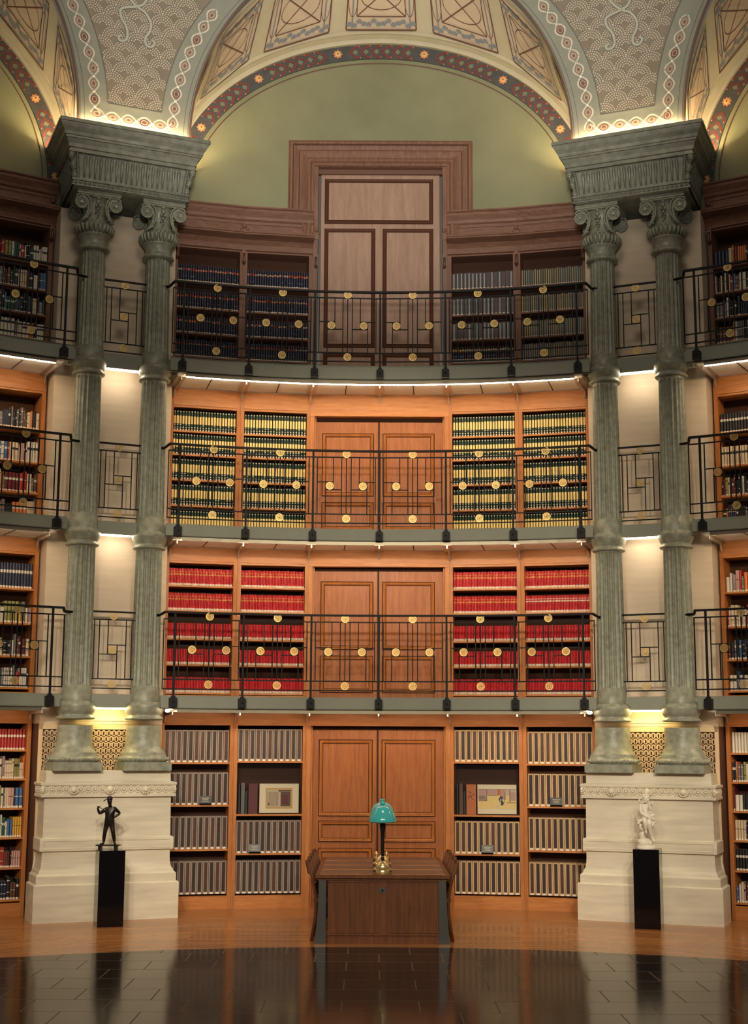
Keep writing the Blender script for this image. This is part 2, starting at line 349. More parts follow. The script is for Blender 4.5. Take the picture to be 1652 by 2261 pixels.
#@@STRUCTURE
# ------------------------------------------------------------------ floor
b = MB()
n = 96; RS, YS = 8.70, -2.75
ring = [(RS*math.sin(2*PI*i/n), YS+RS*math.cos(2*PI*i/n), 0.003) for i in range(n)]
b.add(ring, [tuple(range(n))[::-1]], 'slate')
b.add(ring+[(x, y, -0.05) for x, y, z in ring], [(i, (i+1) % n, n+(i+1) % n, n+i) for i in range(n)], 'slate')
struct('floor', b, frame(0), 'dark polished slate tile circle in the middle of the hall', 'floor')
HW = 2.13
for d in (-45, 0, 45):
    b = MB(); b.box(-HW, HW, 3.0, 10.2, -0.04, 0.0, 'wfloor')
    struct('floor', b, frame(d), {0: 'honey oak plank floor in front of the central double doors', -45: 'oak plank floor strip in the left alcove', 45: 'oak plank floor strip in the right alcove'}[d], 'floor')
for d in (-22.5, 22.5, -67.5, 67.5):
    b = MB(); a = math.radians(22.5); y1 = 11.0; y0 = HW/math.sin(a)-0.3; hx0 = 0.0
    ap = HW/math.sin(a); pts = [(0, ap), (math.tan(a)*(y1-ap), y1), (-math.tan(a)*(y1-ap), y1)]
    b.add([(x, y, 0.0005) for x, y in pts]+[(x, y, -0.04) for x, y in pts], [(0, 1, 2), (5, 4, 3), (0, 3, 4, 1), (1, 4, 5, 2), (2, 5, 3, 0)], 'wfloor')
    if abs(d) < 30: struct('floor', b, frame(d), 'oak plank floor wedge around the %s marble pedestal' % ('left' if d < 0 else 'right'), 'floor')
# ------------------------------------------------------------------ arches
def fa(z):   # half angle of the front arch at height z
    q = (z-10.24)/3.03
    return 17.4*math.sqrt(max(0.0, 1-q*q)) if q > 0 else 17.4
def cyl(R, phi, z):
    a = math.radians(phi); return (R*math.sin(a), R*math.cos(a), z)
AW, BW, SW = 18.15, 2.656, 9.73
BAYN = {0: 'central', -45: 'left', 45: 'right'}
for d in (-45, 0, 45):
    nm = BAYN[d]
    # lunette wall
    b = MB()
    def lun(u, v):
        phi = -19.0+38.0*u; zt = SW+(BW+0.2)*math.sqrt(max(0, 1-(phi/19.0)**2)); return cyl(W+0.03, phi, 9.3+(zt-9.3)*v)
    if d:
        b.surf(lun, 48, 8, 'green')
    else:
        for (pa, pb, zb_) in ((-19.0, -5.6, 9.3), (-5.6, 5.6, 10.46), (5.6, 19.0, 9.3)):
            def lunp(u, v):
                phi = pa+(pb-pa)*u; zt = SW+(BW+0.2)*math.sqrt(max(0, 1-(phi/19.0)**2)); return cyl(W+0.03, phi, zb_+(zt-zb_)*v)
            b.surf(lunp, 24, 8, 'green')
    struct('wall_'+{0: 'back', -45: 'left', 45: 'right'}[d], b, frame(d), 'mossy green plaster lunette wall of the %s alcove' % nm, 'wall')
    def A(t, a, bb, R, z0=SW): return cyl(R, a*math.sin(t), z0+bb*math.cos(t))
    def ringstrip(b, prof, k, n=60, smooth=False):    # prof: list of (da, R) offsets from the outer ellipse, da in metres
        rows = []
        for (o, R) in prof: rows.append([A(-PI/2+PI*i/n, AW+math.degrees(o/W), BW+o, R) for i in range(n+1)])
        vs = [q for r in rows for q in r]
        b.add(vs, [(j*(n+1)+i, j*(n+1)+i+1, (j+1)*(n+1)+i+1, (j+1)*(n+1)+i) for j in range(len(rows)-1) for i in range(n)], k, smooth)
    # painted arch band
    tb = thing('arch_band', 'dark painted arch border with orange rosettes and red leaves over the %s green wall' % nm, 'arch border', frame(d, W, 0, SW))
    b = MB(); ringstrip(b, [(-0.225, W+0.03), (-0.225, W+0.01), (0.0, W+0.01), (0.0, W+0.03)], 'bandbg')
    obj('border_ground', b, frame(d), tb)
    def FB(u, v, h):     # u: arc parameter in degrees (t), v: metres from the outer edge inwards(-)
        t = math.radians(u); return A(t, AW+math.degrees(v/W), BW+v, W+0.01-h)
    dd = 25.0
    for kx in range(-4, 4):
        b = MB(); c0 = 12.5+25*kx
        nleaf = 6
        for j in range(nleaf):
            u0 = c0+3.4+(dd-6.8)*j/nleaf; u1 = c0+3.4+(dd-6.8)*(j+1)/nleaf
            if abs(u0) > 88 or abs(u1) > 88: continue
            um = (u0+u1)/2; sg = 1 if c0+12.5 < 0 else -1
            lo, hi = (u0, u1) if sg > 0 else (u1, u0)
            for vs_ in (-1, 1):
                pts = [(lo, -0.112+vs_*0.085), (lo+(hi-lo)*0.35, -0.112+vs_*0.08), (lo+(hi-lo)*0.75, -0.112+vs_*0.035), (hi, -0.112)]
                for (q0, q1) in zip(pts[:-1], pts[1:]):
                    vv = []
                    for (uu, v0) in (q0, q1):
                        vv += [FB(uu, v0-0.013, 0.006), FB(uu, v0+0.013, 0.006)]
                    b.add(vv, [(0, 1, 3, 2)], 'bandred')
                q = FB(lo, -0.112+vs_*0.09, 0.008); b.ball(q, 0.011, 'orange', 6, 4)
            vv = [FB(lo+(hi-lo)*x, -0.112+y, 0.005) for x, y in ((0.15, 0.0), (0.4, 0.045), (0.7, 0.0), (0.4, -0.045))]
            b.add(vv, [(0, 1, 2, 3)], 'bandgreen')
        if b.v: obj('leaf_ornament', b, frame(d), tb)
    for t in (-87.5, -62.5, -37.5, -12.5, 12.5, 37.5, 62.5, 87.5):
        b = MB(); c = Vector(FB(t, -0.112, 0.0)); ax = Vector((c.x, c.y, 0)).normalized(); tx = Vector((-ax.y, ax.x, 0)); tz = Vector((0, 0, 1))
        def D(r, a, h): return c+tx*(r*math.cos(a))+tz*(r*math.sin(a))-ax*h
        vs = [D(0, 0, 0.02)]+[D(0.060+0.009*math.cos(8*a), a, 0.012) for a in [2*PI*i/48 for i in range(48)]]
        b.add(vs, [(0, 1+i, 1+(i+1) % 48) for i in range(48)], 'orange')
        vs = [D(0, 0, 0.026)]+[D(0.040+0.006*math.cos(8*a), a, 0.02) for a in [2*PI*i/32 for i in range(32)]]
        b.add(vs, [(0, 1+i, 1+(i+1) % 32) for i in range(32)], 'rosy')
        b.ball(D(0, 0, 0.024), 0.012, 'bandred', 8, 4)
        obj('rosette', b, frame(d), tb)
    b = MB(); ringstrip(b, [(-0.30, W+0.022), (-0.29, W+0.018), (-0.283, W+0.022)], 'brownline'); obj('border_line', b, frame(d), tb)
    # cream moulding outside the band
    b = MB(); ringstrip(b, [(0.0, W+0.02), (0.0, W-0.04), (0.03, W-0.05), (0.035, W-0.02), (0.07, W-0.03), (0.10, W-0.10), (0.105, W-0.13), (0.16, W-0.13)], 'cream')
    struct('trim_arch', b, frame(d), 'cream moulded archivolt round the %s lunette' % nm, 'moulding')
    # vault
    R0, R1 = 8.66, W-0.10
    def VV(t, v, h=0.0):
        t = math.radians(t); a = 17.4+(18.9-17.4)*v; z0 = 10.24+(9.73-10.24)*v; bb = 3.03+(2.80-3.03)*v
        return cyl(R0+(R1-R0)*v, (a-math.degrees(h/W))*math.sin(t), z0+(bb-h)*math.cos(t))
    b = MB(); b.surf(lambda u, v: VV(-90+180*u, v), 72, 6, 'cream')
    vo = struct('ceiling', b, frame(d), 'cream barrel vault with painted panels above the %s lunette' % nm, 'vault')
    for (ta, tb_) in ((-82, -63), (-58, -38.5), (-34, -14), (-10, 10), (14, 34), (38.5, 58), (63, 82)):
        b = MB()
        b.surf(lambda u, v: VV(ta+(tb_-ta)*u, 0.06+0.89*v, 0.015), 10, 3, 'peach')
        # raised edge
        def FV(u, v, h=0.0): return VV(ta+(tb_-ta)*u, 0.06+0.89*v, 0.018+h)
        ed = [(0.0, 0.0), (1, 0), (1, 1), (0, 1)]
        def ribbon(pts, w_, k, h=0.004):
            for (p, q) in zip(pts[:-1], pts[1:]):
                du, dv = (q[0]-p[0])*0.95, (q[1]-p[1])*0.75; L = math.hypot(du, dv) or 1; nx, ny = -dv/L*w_/2/0.95, du/L*w_/2/0.75
                b.add([FV(p[0]+nx, p[1]+ny, h), FV(q[0]+nx, q[1]+ny, h), FV(q[0]-nx, q[1]-ny, h), FV(p[0]-nx, p[1]-ny, h)], [(0, 1, 2, 3)], k)
        ribbon([(0.02, 0.02), (0.98, 0.02), (0.98, 0.98), (0.02, 0.98), (0.02, 0.02)], 0.02, 'brownline')
        ribbon([(0.16, 0.2), (0.84, 0.2), (0.84, 0.8), (0.16, 0.8), (0.16, 0.2)], 0.012, 'brownline')
        ribbon([(0.16, 0.2), (0.84, 0.8)], 0.014, 'brownline'); ribbon([(0.84, 0.2), (0.16, 0.8)], 0.014, 'brownline')
        ribbon([(0.5+0.30*math.cos(2*PI*i/20), 0.5+0.22*math.sin(2*PI*i/20)) for i in range(21)], 0.010, 'brownline', 0.005)
        for sx in (0.1, 0.9): ribbon([(sx, 0.04), (sx, 0.96)], 0.022, 'bluegrey', 0.006); ribbon([(sx+0.07*math.cos(2*PI*i/14), 0.5+0.3*math.sin(2*PI*i/14)) for i in range(15)], 0.008, 'brownline', 0.007)
        for sy in (0.11, 0.89):
            for i in range(14):
                c = (0.06+0.88*i/13, sy+0.03*math.sin(i*2.2)); ribbon([(c[0]-0.026, c[1]-0.01), (c[0], c[1]+0.035), (c[0]+0.026, c[1]-0.01)], 0.045, 'bluegrey', 0.006)
        pn = obj('ceiling_panel', b, frame(d), vo)
# ------------------------------------------------------------------ pier spandrels
CH = [(-6.33, 11.9), (-5.46, 11.67), (-4.55, 11.32), (-3.87, 11.02), (-3.71, 10.7), (-3.51, 10.39), (-1.68, 10.37), (0.14, 10.38), (1.98, 10.38), (3.41, 10.38), (3.72, 10.92), (4.66, 11.44), (6.03, 11.9), (7.73, 12.31)]
def edge_u(z): return (22.5-fa(z))*PI/180*8.65
for s, nm in ((-1, 'left'), (1, 'right')):
    T = frame(22.5*s)
    def FS(u, v, h=0.0):   # u metres sideways, v height; slight inward lean
        R = 8.65-0.02*max(0, v-10.24)**2-h; a = u/8.65; return (R*math.sin(a), R*math.cos(a), v)
    b = MB()
    b.surf(lambda u, v: (lambda z: FS((-1+2*u)*edge_u(z), z))(10.2+3.0*v), 20, 24, 'span')
    sp = struct('ceiling', b, T, 'grey green mosaic pendentive above the %s pair of columns' % nm, 'pendentive')
    # edge mouldings
    b = MB()
    for sg in (-1, 1):
        for off, w_, k, h in ((0.012, 0.028, 'brownline', 0.012), (0.04, 0.012, 'dotd', 0.006), (0.10, 0.008, 'dotd', 0.006)):
            b.strip(FS, [(sg*(edge_u(10.25+2.8*i/30)-off), 10.25+2.8*i/30) for i in range(31)], w_, k, h)
    obj('edge_moulding', b, T, sp)
    # scale field
    def fw(z):  # half width of the field
        e = edge_u(z); return max(0.30, e-0.42-0.02*(z-10.6))
    b = MB()
    b.surf(lambda u, v: (lambda z: FS((-1+2*u)*fw(z), z, 0.004))(10.57+2.4*v), 12, 18, 'spanf')
    for sg in (-1, 1): b.strip(FS, [(sg*fw(10.57+2.4*i/20), 10.57+2.4*i/20) for i in range(21)], 0.012, 'dotd', 0.006)
    b.strip(FS, [(-fw(10.57), 10.57), (fw(10.57), 10.57)], 0.02, 'dotd', 0.006)
    obj('scale_field', b, T, sp)
    b = MB(); rs = 0.165; row = 0
    z = 10.57
    while z < 12.7:
        for i in range(-8, 9):
            cx = i*2*rs*0.98+(rs if row % 2 else 0)
            if abs(cx) > fw(z+0.05)+0.04: continue
            for rr, nd in ((0.155, 15), (0.12, 12), (0.085, 8), (0.05, 5)):
                for j in range(nd):
                    a = PI*(j+0.5)/nd; x = cx+rr*math.cos(a); zz = z+rr*math.sin(a)*0.95
                    if abs(x) > fw(zz)-0.015: continue
                    dm = 0.0085; b.add([FS(x-dm, zz-dm, 0.008), FS(x+dm, zz-dm, 0.008), FS(x+dm, zz+dm, 0.008), FS(x-dm, zz+dm, 0.008)], [(0, 1, 2, 3)], 'dots')
            q = [(cx+rs*math.cos(PI*j/10), z+rs*math.sin(PI*j/10)*0.97) for j in range(11) if abs(cx+rs*math.cos(PI*j/10)) < fw(z)]
            if len(q) > 2: b.strip(FS, q, 0.006, 'dotd', 0.007)
        z += rs*0.93; row += 1
    obj('mosaic_scales', b, T, sp)
    # pearl chain
    raw = [(-s*0 + u*PI/180*8.65, z) for u, z in CH]
    if s > 0: raw = [(-x, z) for x, z in raw][::-1]
    # resample
    seg = []; L = 0
    for (p, q) in zip(raw[:-1], raw[1:]): l = math.dist(p, q); seg.append((L, l, p, q)); L += l
    def at(sd):
        sd = max(0, min(L-1e-6, sd))
        for (l0, l, p, q) in seg:
            if l0 <= sd <= l0+l:
                t = (sd-l0)/l; return (p[0]+(q[0]-p[0])*t, p[1]+(q[1]-p[1])*t), ((q[0]-p[0])/l, (q[1]-p[1])/l)
    b = MB(); pitch = 0.215; ncell = int(L/pitch)
    for sgn in (-1, 1):
        sdist = 0
        while sdist < ncell*pitch:
            ph = PI*sdist/pitch; off = sgn*0.068*math.sin(ph)
            (x, zz), (dx, dz) = at(sdist); px, pz = x-dz*off, zz+dx*off
            b.disc(FS, (px, pz), 0.0135, 0.0135, 'chain', 0.012, 6); sdist += 0.021
    for i in range(ncell):
        (x, zz), dr = at((i+0.5)*pitch); rot = math.atan2(dr[1], dr[0])
        b.disc(FS, (x, zz), 0.062, 0.050, 'medalr' if i % 4 == 2 else 'medal', 0.006, 16, rot)
        b.strip(FS, [(x+0.04*math.cos(rot)*math.cos(a)-0.03*math.sin(rot)*math.sin(a), zz+0.04*math.sin(rot)*math.cos(a)+0.03*math.cos(rot)*math.sin(a)) for a in [2*PI*j/12 for j in range(12)]], 0.006, 'chain', 0.009, True)
        b.disc(FS, (x, zz), 0.018, 0.014, 'medalr', 0.010, 8, rot)
        b.ball(FS(*at(i*pitch)[0], 0.014), 0.016, 'chain', 6, 4)
    obj('pearl_chain', b, T, sp)
    # ribbon tails
    b = MB(); k_ = PI/180*8.65
    tails = [[(1.0, 12.25), (0.4, 12.05), (-0.3, 11.99), (-1.2, 11.95), (-1.68, 11.9), (-1.6, 11.8), (-1.1, 11.68), (-0.95, 11.56), (-1.1, 11.49), (-1.6, 11.47), (-1.75, 11.52), (-1.45, 11.55)],
             [(-1.9, 12.3), (-1.0, 12.1), (-0.2, 11.99), (0.55, 11.93), (1.1, 11.80), (1.05, 11.68), (0.7, 11.58), (0.75, 11.49), (1.2, 11.46), (1.55, 11.52), (1.3, 11.57)]]
    for tl in tails:
        pts = []
        P = [(a*k_, c) for a, c in tl]
        for i in range(len(P)-1):
            p0, p1, p2, p3 = P[max(i-1, 0)], P[i], P[i+1], P[min(i+2, len(P)-1)]
            for j in range(6):
                t = j/6; pts.append(tuple(0.5*((2*p1[c])+(-p0[c]+p2[c])*t+(2*p0[c]-5*p1[c]+4*p2[c]-p3[c])*t*t+(-p0[c]+3*p1[c]-3*p2[c]+p3[c])*t**3) for c in (0, 1)))
        b.strip(FS, pts, 0.050, 'dotd', 0.012); b.strip(FS, pts, 0.034, 'ribbon', 0.016)
    obj('ribbon', b, T, sp)
#@@WOODWORK
# ------------------------------------------------------------------ upper woodwork
FAC = 5.85
def facets(d):   # (mid angle, local frame) for the four case modules of a bay
    return [(-14.55, 'far left'), (-8.7, 'inner left'), (8.7, 'inner right'), (14.55, 'far right')]
HC = W*math.sin(math.radians(FAC/2))            # half chord of a module
RMOD = W*math.cos(math.radians(FAC/2))
HD = W*math.sin(math.radians(5.775)); RD = W*math.cos(math.radians(5.775))
for d in (-45, 0, 45):
    nm = BAYN[d]
    co = thing('cornice', 'dark walnut cornice above the top row of bookcases in the %s alcove' % nm, 'cornice', frame(d, W, 0, 9.3))
    # polyline of the wall in the bay frame
    side = [[cyl(W, a, 0)[:2] for a in (-17.6, -11.63, -5.775)], [cyl(W, a, 0)[:2] for a in (5.775, 11.63, 17.6)]]
    prof = [(0.0, 9.50), (0.02, 9.50), (0.025, 9.54), (0.05, 9.56), (0.06, 9.60), (0.10, 9.665), (0.10, 9.70), (0.125, 9.715), (0.125, 9.735), (0.0, 9.745)]
    for sd in side:
        b = MB(); b.mould(prof, sd, 'walnuth'); obj('cornice_moulding', b, frame(d), co)
        b = MB(); b.mould([(0.0, 9.30), (0.008, 9.30), (0.008, 9.50), (0.0, 9.50)], sd, 'walnuth'); obj('frieze_board', b, frame(d), co)
        b = MB(); b.mould([(0.0, 9.10), (0.03, 9.11), (0.03, 9.13), (0.05, 9.18), (0.10, 9.24), (0.22, 9.27), (0.235, 9.275), (0.235, 9.29), (0.25, 9.30), (0.25, 9.32), (0.0, 9.325)], sd, 'walnuth'); obj('canopy_shelf', b, frame(d), co)
    for a in (-17.3, -11.63, -5.5, 5.5, 11.63, 17.3):
        b = MB(); q = cyl(W, a, 0)
        TT = frame(d+a, W)
        b.box(-0.03, 0.03, -0.035, 0, 9.33, 9.42, 'walnut'); b.ball((0, -0.03, 9.47), 0.032, 'walnut', 10, 6, (1, 0.7, 1)); b.ball((-0.04, -0.03, 9.42), 0.02, 'walnut', 8, 5); b.ball((0.04, -0.03, 9.42), 0.02, 'walnut', 8, 5)
        obj('clover_ornament', b, TT, co)
        b = MB(); b.box(-0.028, 0.028, -0.05, 0, 8.93, 9.10, 'walnut')
        b.tube([(0, -0.045, 9.05), (0, -0.07, 9.0), (0, -0.06, 8.94), (0, -0.035, 8.90)], 0.018, 8, 'walnutd'); obj('bracket', b, TT, co)
# portal and tall upper door of the central bay
b = MB()
prof = [(0.0, 0.0), (0.0, 0.06), (0.03, 0.085), (0.06, 0.085), (0.075, 0.05), (0.15, 0.035), (0.165, 0.075), (0.20, 0.075), (0.26, 0.045), (0.29, 0.06), (0.315, 0.06), (0.34, 0.03), (0.37, 0.03), (0.385, 0.0), (0.40, -0.10)]
def portal(b, prof, x, zt, zb, zm, k):
    # outer edge at (±x, zt); o inward
    rows = []
    for o, h in prof:
        rows.append([(-x+o, RD-h, zb if o > 0.2 else zm+o*0.0), (-x+o, RD-h, zt-o), (x-o, RD-h, zt-o), (x-o, RD-h, zb if o > 0.2 else zm)])
    vs = [q for r in rows for q in r]; fs = [(j*4+i, j*4+i+1, (j+1)*4+i+1, (j+1)*4+i) for j in range(len(rows)-1) for i in range(3)]
    b.add(vs, fs, k)
portal(b, prof, 1.335, 10.825, 9.27, 9.60, 'walnut')
portal(b, [(0.062, 0.088), (0.068, 0.092), (0.074, 0.088)], 1.335, 10.825, 9.27, 9.60, 'walnutd')
portal(b, [(0.152, 0.05), (0.158, 0.078), (0.166, 0.08)], 1.335, 10.825, 9.27, 9.60, 'walnutd')
struct('trim_1', b, frame(0), 'stepped walnut portal frame rising into the green lunette', 'door surround')
b = MB(); b.box(-0.95, 0.95, RD+0.02, RD+0.12, 9.1, 9.3, 'walnut'); 
def panel_door(name, T, zb, zt, hw, panels, k, kf, kp, y, label):
    b = MB(); b.box(-hw, hw, y, y+0.04, zb, zt, k)
    root = struct(name, b, T, label, 'double door')
    for (x0, x1, z0, z1, lab) in panels:
        b = MB(); b.fr(x0, x1, z0, z1, 0.045, y, 0.020, kf); b.box(x0+0.045, x1-0.045, y-0.004, y+0.01, z0+0.045, z1-0.045, kp)
        b.fr(x0-0.010, x1+0.010, z0-0.010, z1+0.010, 0.012, y, 0.002, 'back'); b.fr(x0+0.042, x1-0.042, z0+0.042, z1-0.042, 0.010, y-0.004, 0.002, 'back')
        obj('door_panel', b, T, root)
    return root
T0 = frame(0)
dr = panel_door('door_1', T0, 7.25, 10.42, 0.86, [(-0.80, 0.76, 9.62, 10.29, 0), (-0.80, -0.08, 7.76, 9.53, 0), (0.045, 0.76, 7.76, 9.53, 0), (-0.80, -0.08, 7.27, 7.66, 0), (0.045, 0.76, 7.27, 7.66, 0)], 'walnutp', 'walnutd', 'walnutp', RD+0.10, 'tall faded walnut panelled door on the top balcony')
b = MB()
for sx in (-1, 1): b.box(sx*0.93-0.03, sx*0.93+0.03, RD-0.02, RD+0.14, 7.25, 10.44, 'walnut')
b.box(-0.9, 0.9, RD+0.06, RD+0.14, 10.36, 10.44, 'walnutd')
obj('door_frame', b, T0, dr)
for (i, zb, zt, pl, lab) in ((2, 4.99, 6.66, [(5.60, 6.49), (5.12, 5.50)], 'second balcony'), (3, 2.76, 4.53, [(3.45, 4.38), (2.86, 3.35)], 'first balcony'), (4, 0.0, 2.345, [(1.20, 2.21), (0.86, 1.125), (0.14, 0.765)], 'ground floor behind the reading table')):
    ps = [(x0, x1, z0, z1, 0) for z0, z1 in pl for (x0, x1) in ((-0.80, -0.085), (0.055, 0.77))]
    dr = panel_door('door_%d' % i, T0, zb, zt, 0.90, ps, 'door', 'oak', 'door', RD+0.10, 'pair of panelled oak doors on the %s' % lab)
    b = MB(); top = {2: 6.72, 3: 4.585, 4: 2.40}[i]; ft = {2: 7.034, 3: 4.811, 4: 2.576}[i]
    for sx in (-1, 1):
        b.box(sx*0.945-0.03, sx*0.945+0.03, RD-0.01, RD+0.14, zb, top, 'oak'); b.box(sx*0.905-0.012, sx*0.905+0.012, RD+0.05, RD+0.14, zb, top, 'oak')
    b.box(-0.975, 0.975, RD-0.005, RD+0.14, top, ft, 'oakh'); b.box(-0.975, 0.975, RD-0.02, RD, top, top+0.035, 'oakh')
    b.box(-0.985, 0.985, RD+0.14, RD+0.2, zb, ft, 'back')
    b.box(-0.02, 0.005, RD+0.09, RD+0.10, zb, zt, 'back')
    obj('door_frame', b, T0, dr)
# ------------------------------------------------------------------ bookcases
TIERN = {0: 'ground floor', 1: 'first balcony', 2: 'second balcony', 3: 'top balcony'}
CASE = {0: (0.0, 0.167, 2.40, 2.576), 1: (2.76, 2.80, 4.585, 4.811), 2: (4.99, 5.02, 6.76, 7.034), 3: (7.25, 7.47, 9.08, 9.11)}
SH_IN0 = [1.929, 1.226, 0.715, 0.19]; SH_OUT0 = [1.909, 1.35, 0.775, 0.192]
SH = {1: [4.284, 3.946, 3.565, 3.215, 2.835], 2: [6.437, 6.106, 5.752, 5.392, 5.03], 3: [8.60, 8.215, 7.85, 7.51]}
SH_SIDE = {0: [2.07, 1.705, 1.34, 0.974, 0.603, 0.209], 1: [4.14, 3.69, 3.265, 2.86], 2: [6.27, 5.82, 5.415, 5.05], 3: [8.57, 8.20, 7.85, 7.50]}
ROWN = {4: ['top', 'second', 'third', 'bottom'], 5: ['top', 'second', 'third', 'fourth', 'bottom'], 6: ['top', 'second', 'third', 'fourth', 'fifth', 'bottom']}
def bookcase(deg, tier, shelves, label, grp):
    T = frame(deg, RMOD); zb, z0, z1, zt = CASE[tier]
    kk, kh = ('oak', 'oakh') if tier < 3 else ('walnut', 'walnuth')
    root = thing('bookcase', label, 'bookcase', frame(deg, RMOD, 0, zb), grp)
    for sx in (-1, 1):
        b = MB(); xa, xb = sorted((sx*(HC-0.001), sx*(HC-0.052)))
        b.box(xa, xb, 0, 0.34, zb, zt, kk)
        for o in (0.012, 0.036): xx = sx*(HC-o); b.box(xx-0.004, xx+0.004, -0.006, 0.001, zb, z1 if tier else z1, kk)
        obj('side_panel', b, T, root)
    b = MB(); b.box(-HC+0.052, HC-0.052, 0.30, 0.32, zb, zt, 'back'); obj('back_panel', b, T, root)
    if tier < 3:
        b = MB(); b.box(-HC+0.052, HC-0.052, 0.0, 0.30, z1+0.0, z1+0.03, kh); b.box(-HC+0.052, HC-0.052, -0.001, 0.02, z1+0.03, zt, kh); b.box(-HC+0.05, HC-0.05, -0.012, 0.0, z1+0.03, z1+0.05, kh)
        obj('frieze', b, T, root)
    else:
        b = MB(); b.box(-HC+0.052, HC-0.052, 0.0, 0.30, z1, z1+0.03, kh); obj('frieze', b, T, root)
    b = MB(); b.box(-HC+0.052, HC-0.052, 0.0, 0.30, zb, z0, kh); obj('plinth', b, T, root)
    for z in shelves:
        if z-0.024 <= z0+0.001: continue
        b = MB(); b.box(-HC+0.052, HC-0.052, 0.012, 0.30, z-0.024, z-0.001, kh); obj('shelf', b, T, root)
    return T
CASES = {}
for tier in range(4):
    for a, cn in facets(0):
        sh = (SH_IN0 if 'inner' in cn else SH_OUT0) if tier == 0 else SH[tier]
        CASES[(tier, cn)] = (bookcase(a, tier, sh, '%s bookcase of the central alcove on the %s' % (cn, TIERN[tier]), 'central alcove bookcases'), sh)
    for sd, nm, a1, a2 in ((-1, 'left', -45+14.55, -45+8.7), (1, 'right', 45-14.55, 45-8.7)):
        CASES[(tier, nm)] = (bookcase(a1, tier, SH_SIDE[tier], '%s bookcase of mixed books at the %s edge of the photo' % (TIERN[tier], nm), 'side alcove bookcases'), SH_SIDE[tier])
# ------------------------------------------------------------------ pier walls
for s, nm in ((-1, 'left'), (1, 'right')):
    T = frame(22.5*s); hx = RPF*math.tan(math.radians(4.87))
    b = MB(); hx2 = 9.95*math.tan(math.radians(4.87))
    def wedge(b, z0, z1, k, R0=RPF):
        h0 = R0*math.tan(math.radians(4.87)); b.add([(-h0, R0, z0), (h0, R0, z0), (hx2, 9.95, z0), (-hx2, 9.95, z0), (-h0, R0, z1), (h0, R0, z1), (hx2, 9.95, z1), (-hx2, 9.95, z1)], [(0,3,2,1),(4,5,6,7),(0,1,5,4),(1,2,6,5),(2,3,7,6),(3,0,4,7)], k)
    wedge(b, 2.40, 9.30, 'stone'); b.box(-hx+0.0, hx-0.0, RPF-0.012, RPF, 2.44, 2.58, 'stone'); wedge(b, 0, 2.40, 'latdark', RPF+0.05)
    struct('wall_%s_pier' % nm, b, T, 'cream limestone pier wall behind the %s pair of columns' % nm, 'wall')
    # honeycomb grille
    b = MB(); y = RPF+0.005; px, pz = 0.0665, 0.0745
    b.box(-hx, -hx+0.05, y, y+0.03, 0, 2.40, 'lattice'); b.box(hx-0.05, hx, y, y+0.03, 0, 2.40, 'lattice'); b.box(-hx, hx, y, y+0.03, 2.33, 2.41, 'lattice'); b.box(-hx, hx, y, y+0.03, 0, 0.08, 'lattice')
    def seg2(x0, z0_, x1, z1_, w_):
        dx, dz = x1-x0, z1_-z0_; L = math.hypot(dx, dz); nx, nz = -dz/L*w_/2, dx/L*w_/2
        vs = [(x0+nx, y, z0_+nz), (x1+nx, y, z1_+nz), (x1-nx, y, z1_-nz), (x0-nx, y, z0_-nz)]
        b.add(vs+[(a, c+0.012, e) for a, c, e in vs], [(0, 1, 2, 3), (0, 4, 5, 1), (2, 6, 7, 3)], 'lattice')
    rows = int(2.26/pz)
    for j in range(rows):
        z = 0.11+j*pz
        for i in range(-13, 14):
            x = i*px+(px/2 if j % 2 else 0)
            if abs(x) > hx-0.045: continue
            if z < 1.55 and abs(x) < 0.62: continue
            # outer honeycomb
            seg2(x-px/2, z-pz*0.12, x-px/2, z+pz*0.36, 0.008); seg2(x-px/2, z+pz*0.34, x, z+pz*0.66, 0.008); seg2(x+px/2, z+pz*0.34, x, z+pz*0.66, 0.008)
            # inner ring
            r1, r2 = px*0.235, pz*0.42
            hexp = [(-r1, -r2*0.55), (-r1*0.45, -r2), (r1*0.45, -r2), (r1, -r2*0.55), (r1, r2*0.55), (r1*0.45, r2), (-r1*0.45, r2), (-r1, r2*0.55)]
            for q in range(8):
                p0, p1 = hexp[q], hexp[(q+1) % 8]; seg2(x+p0[0], z+0.12*pz+p0[1], x+p1[0], z+0.12*pz+p1[1], 0.009)
            seg2(x-r1, z+0.12*pz, x-px/2, z+0.12*pz, 0.007); seg2(x+r1, z+0.12*pz, x+px/2, z+0.12*pz, 0.007)
    tag(obj('lattice_screen', b, T), 'honeycomb pattern cream grille behind the %s pedestal' % nm, 'screen')
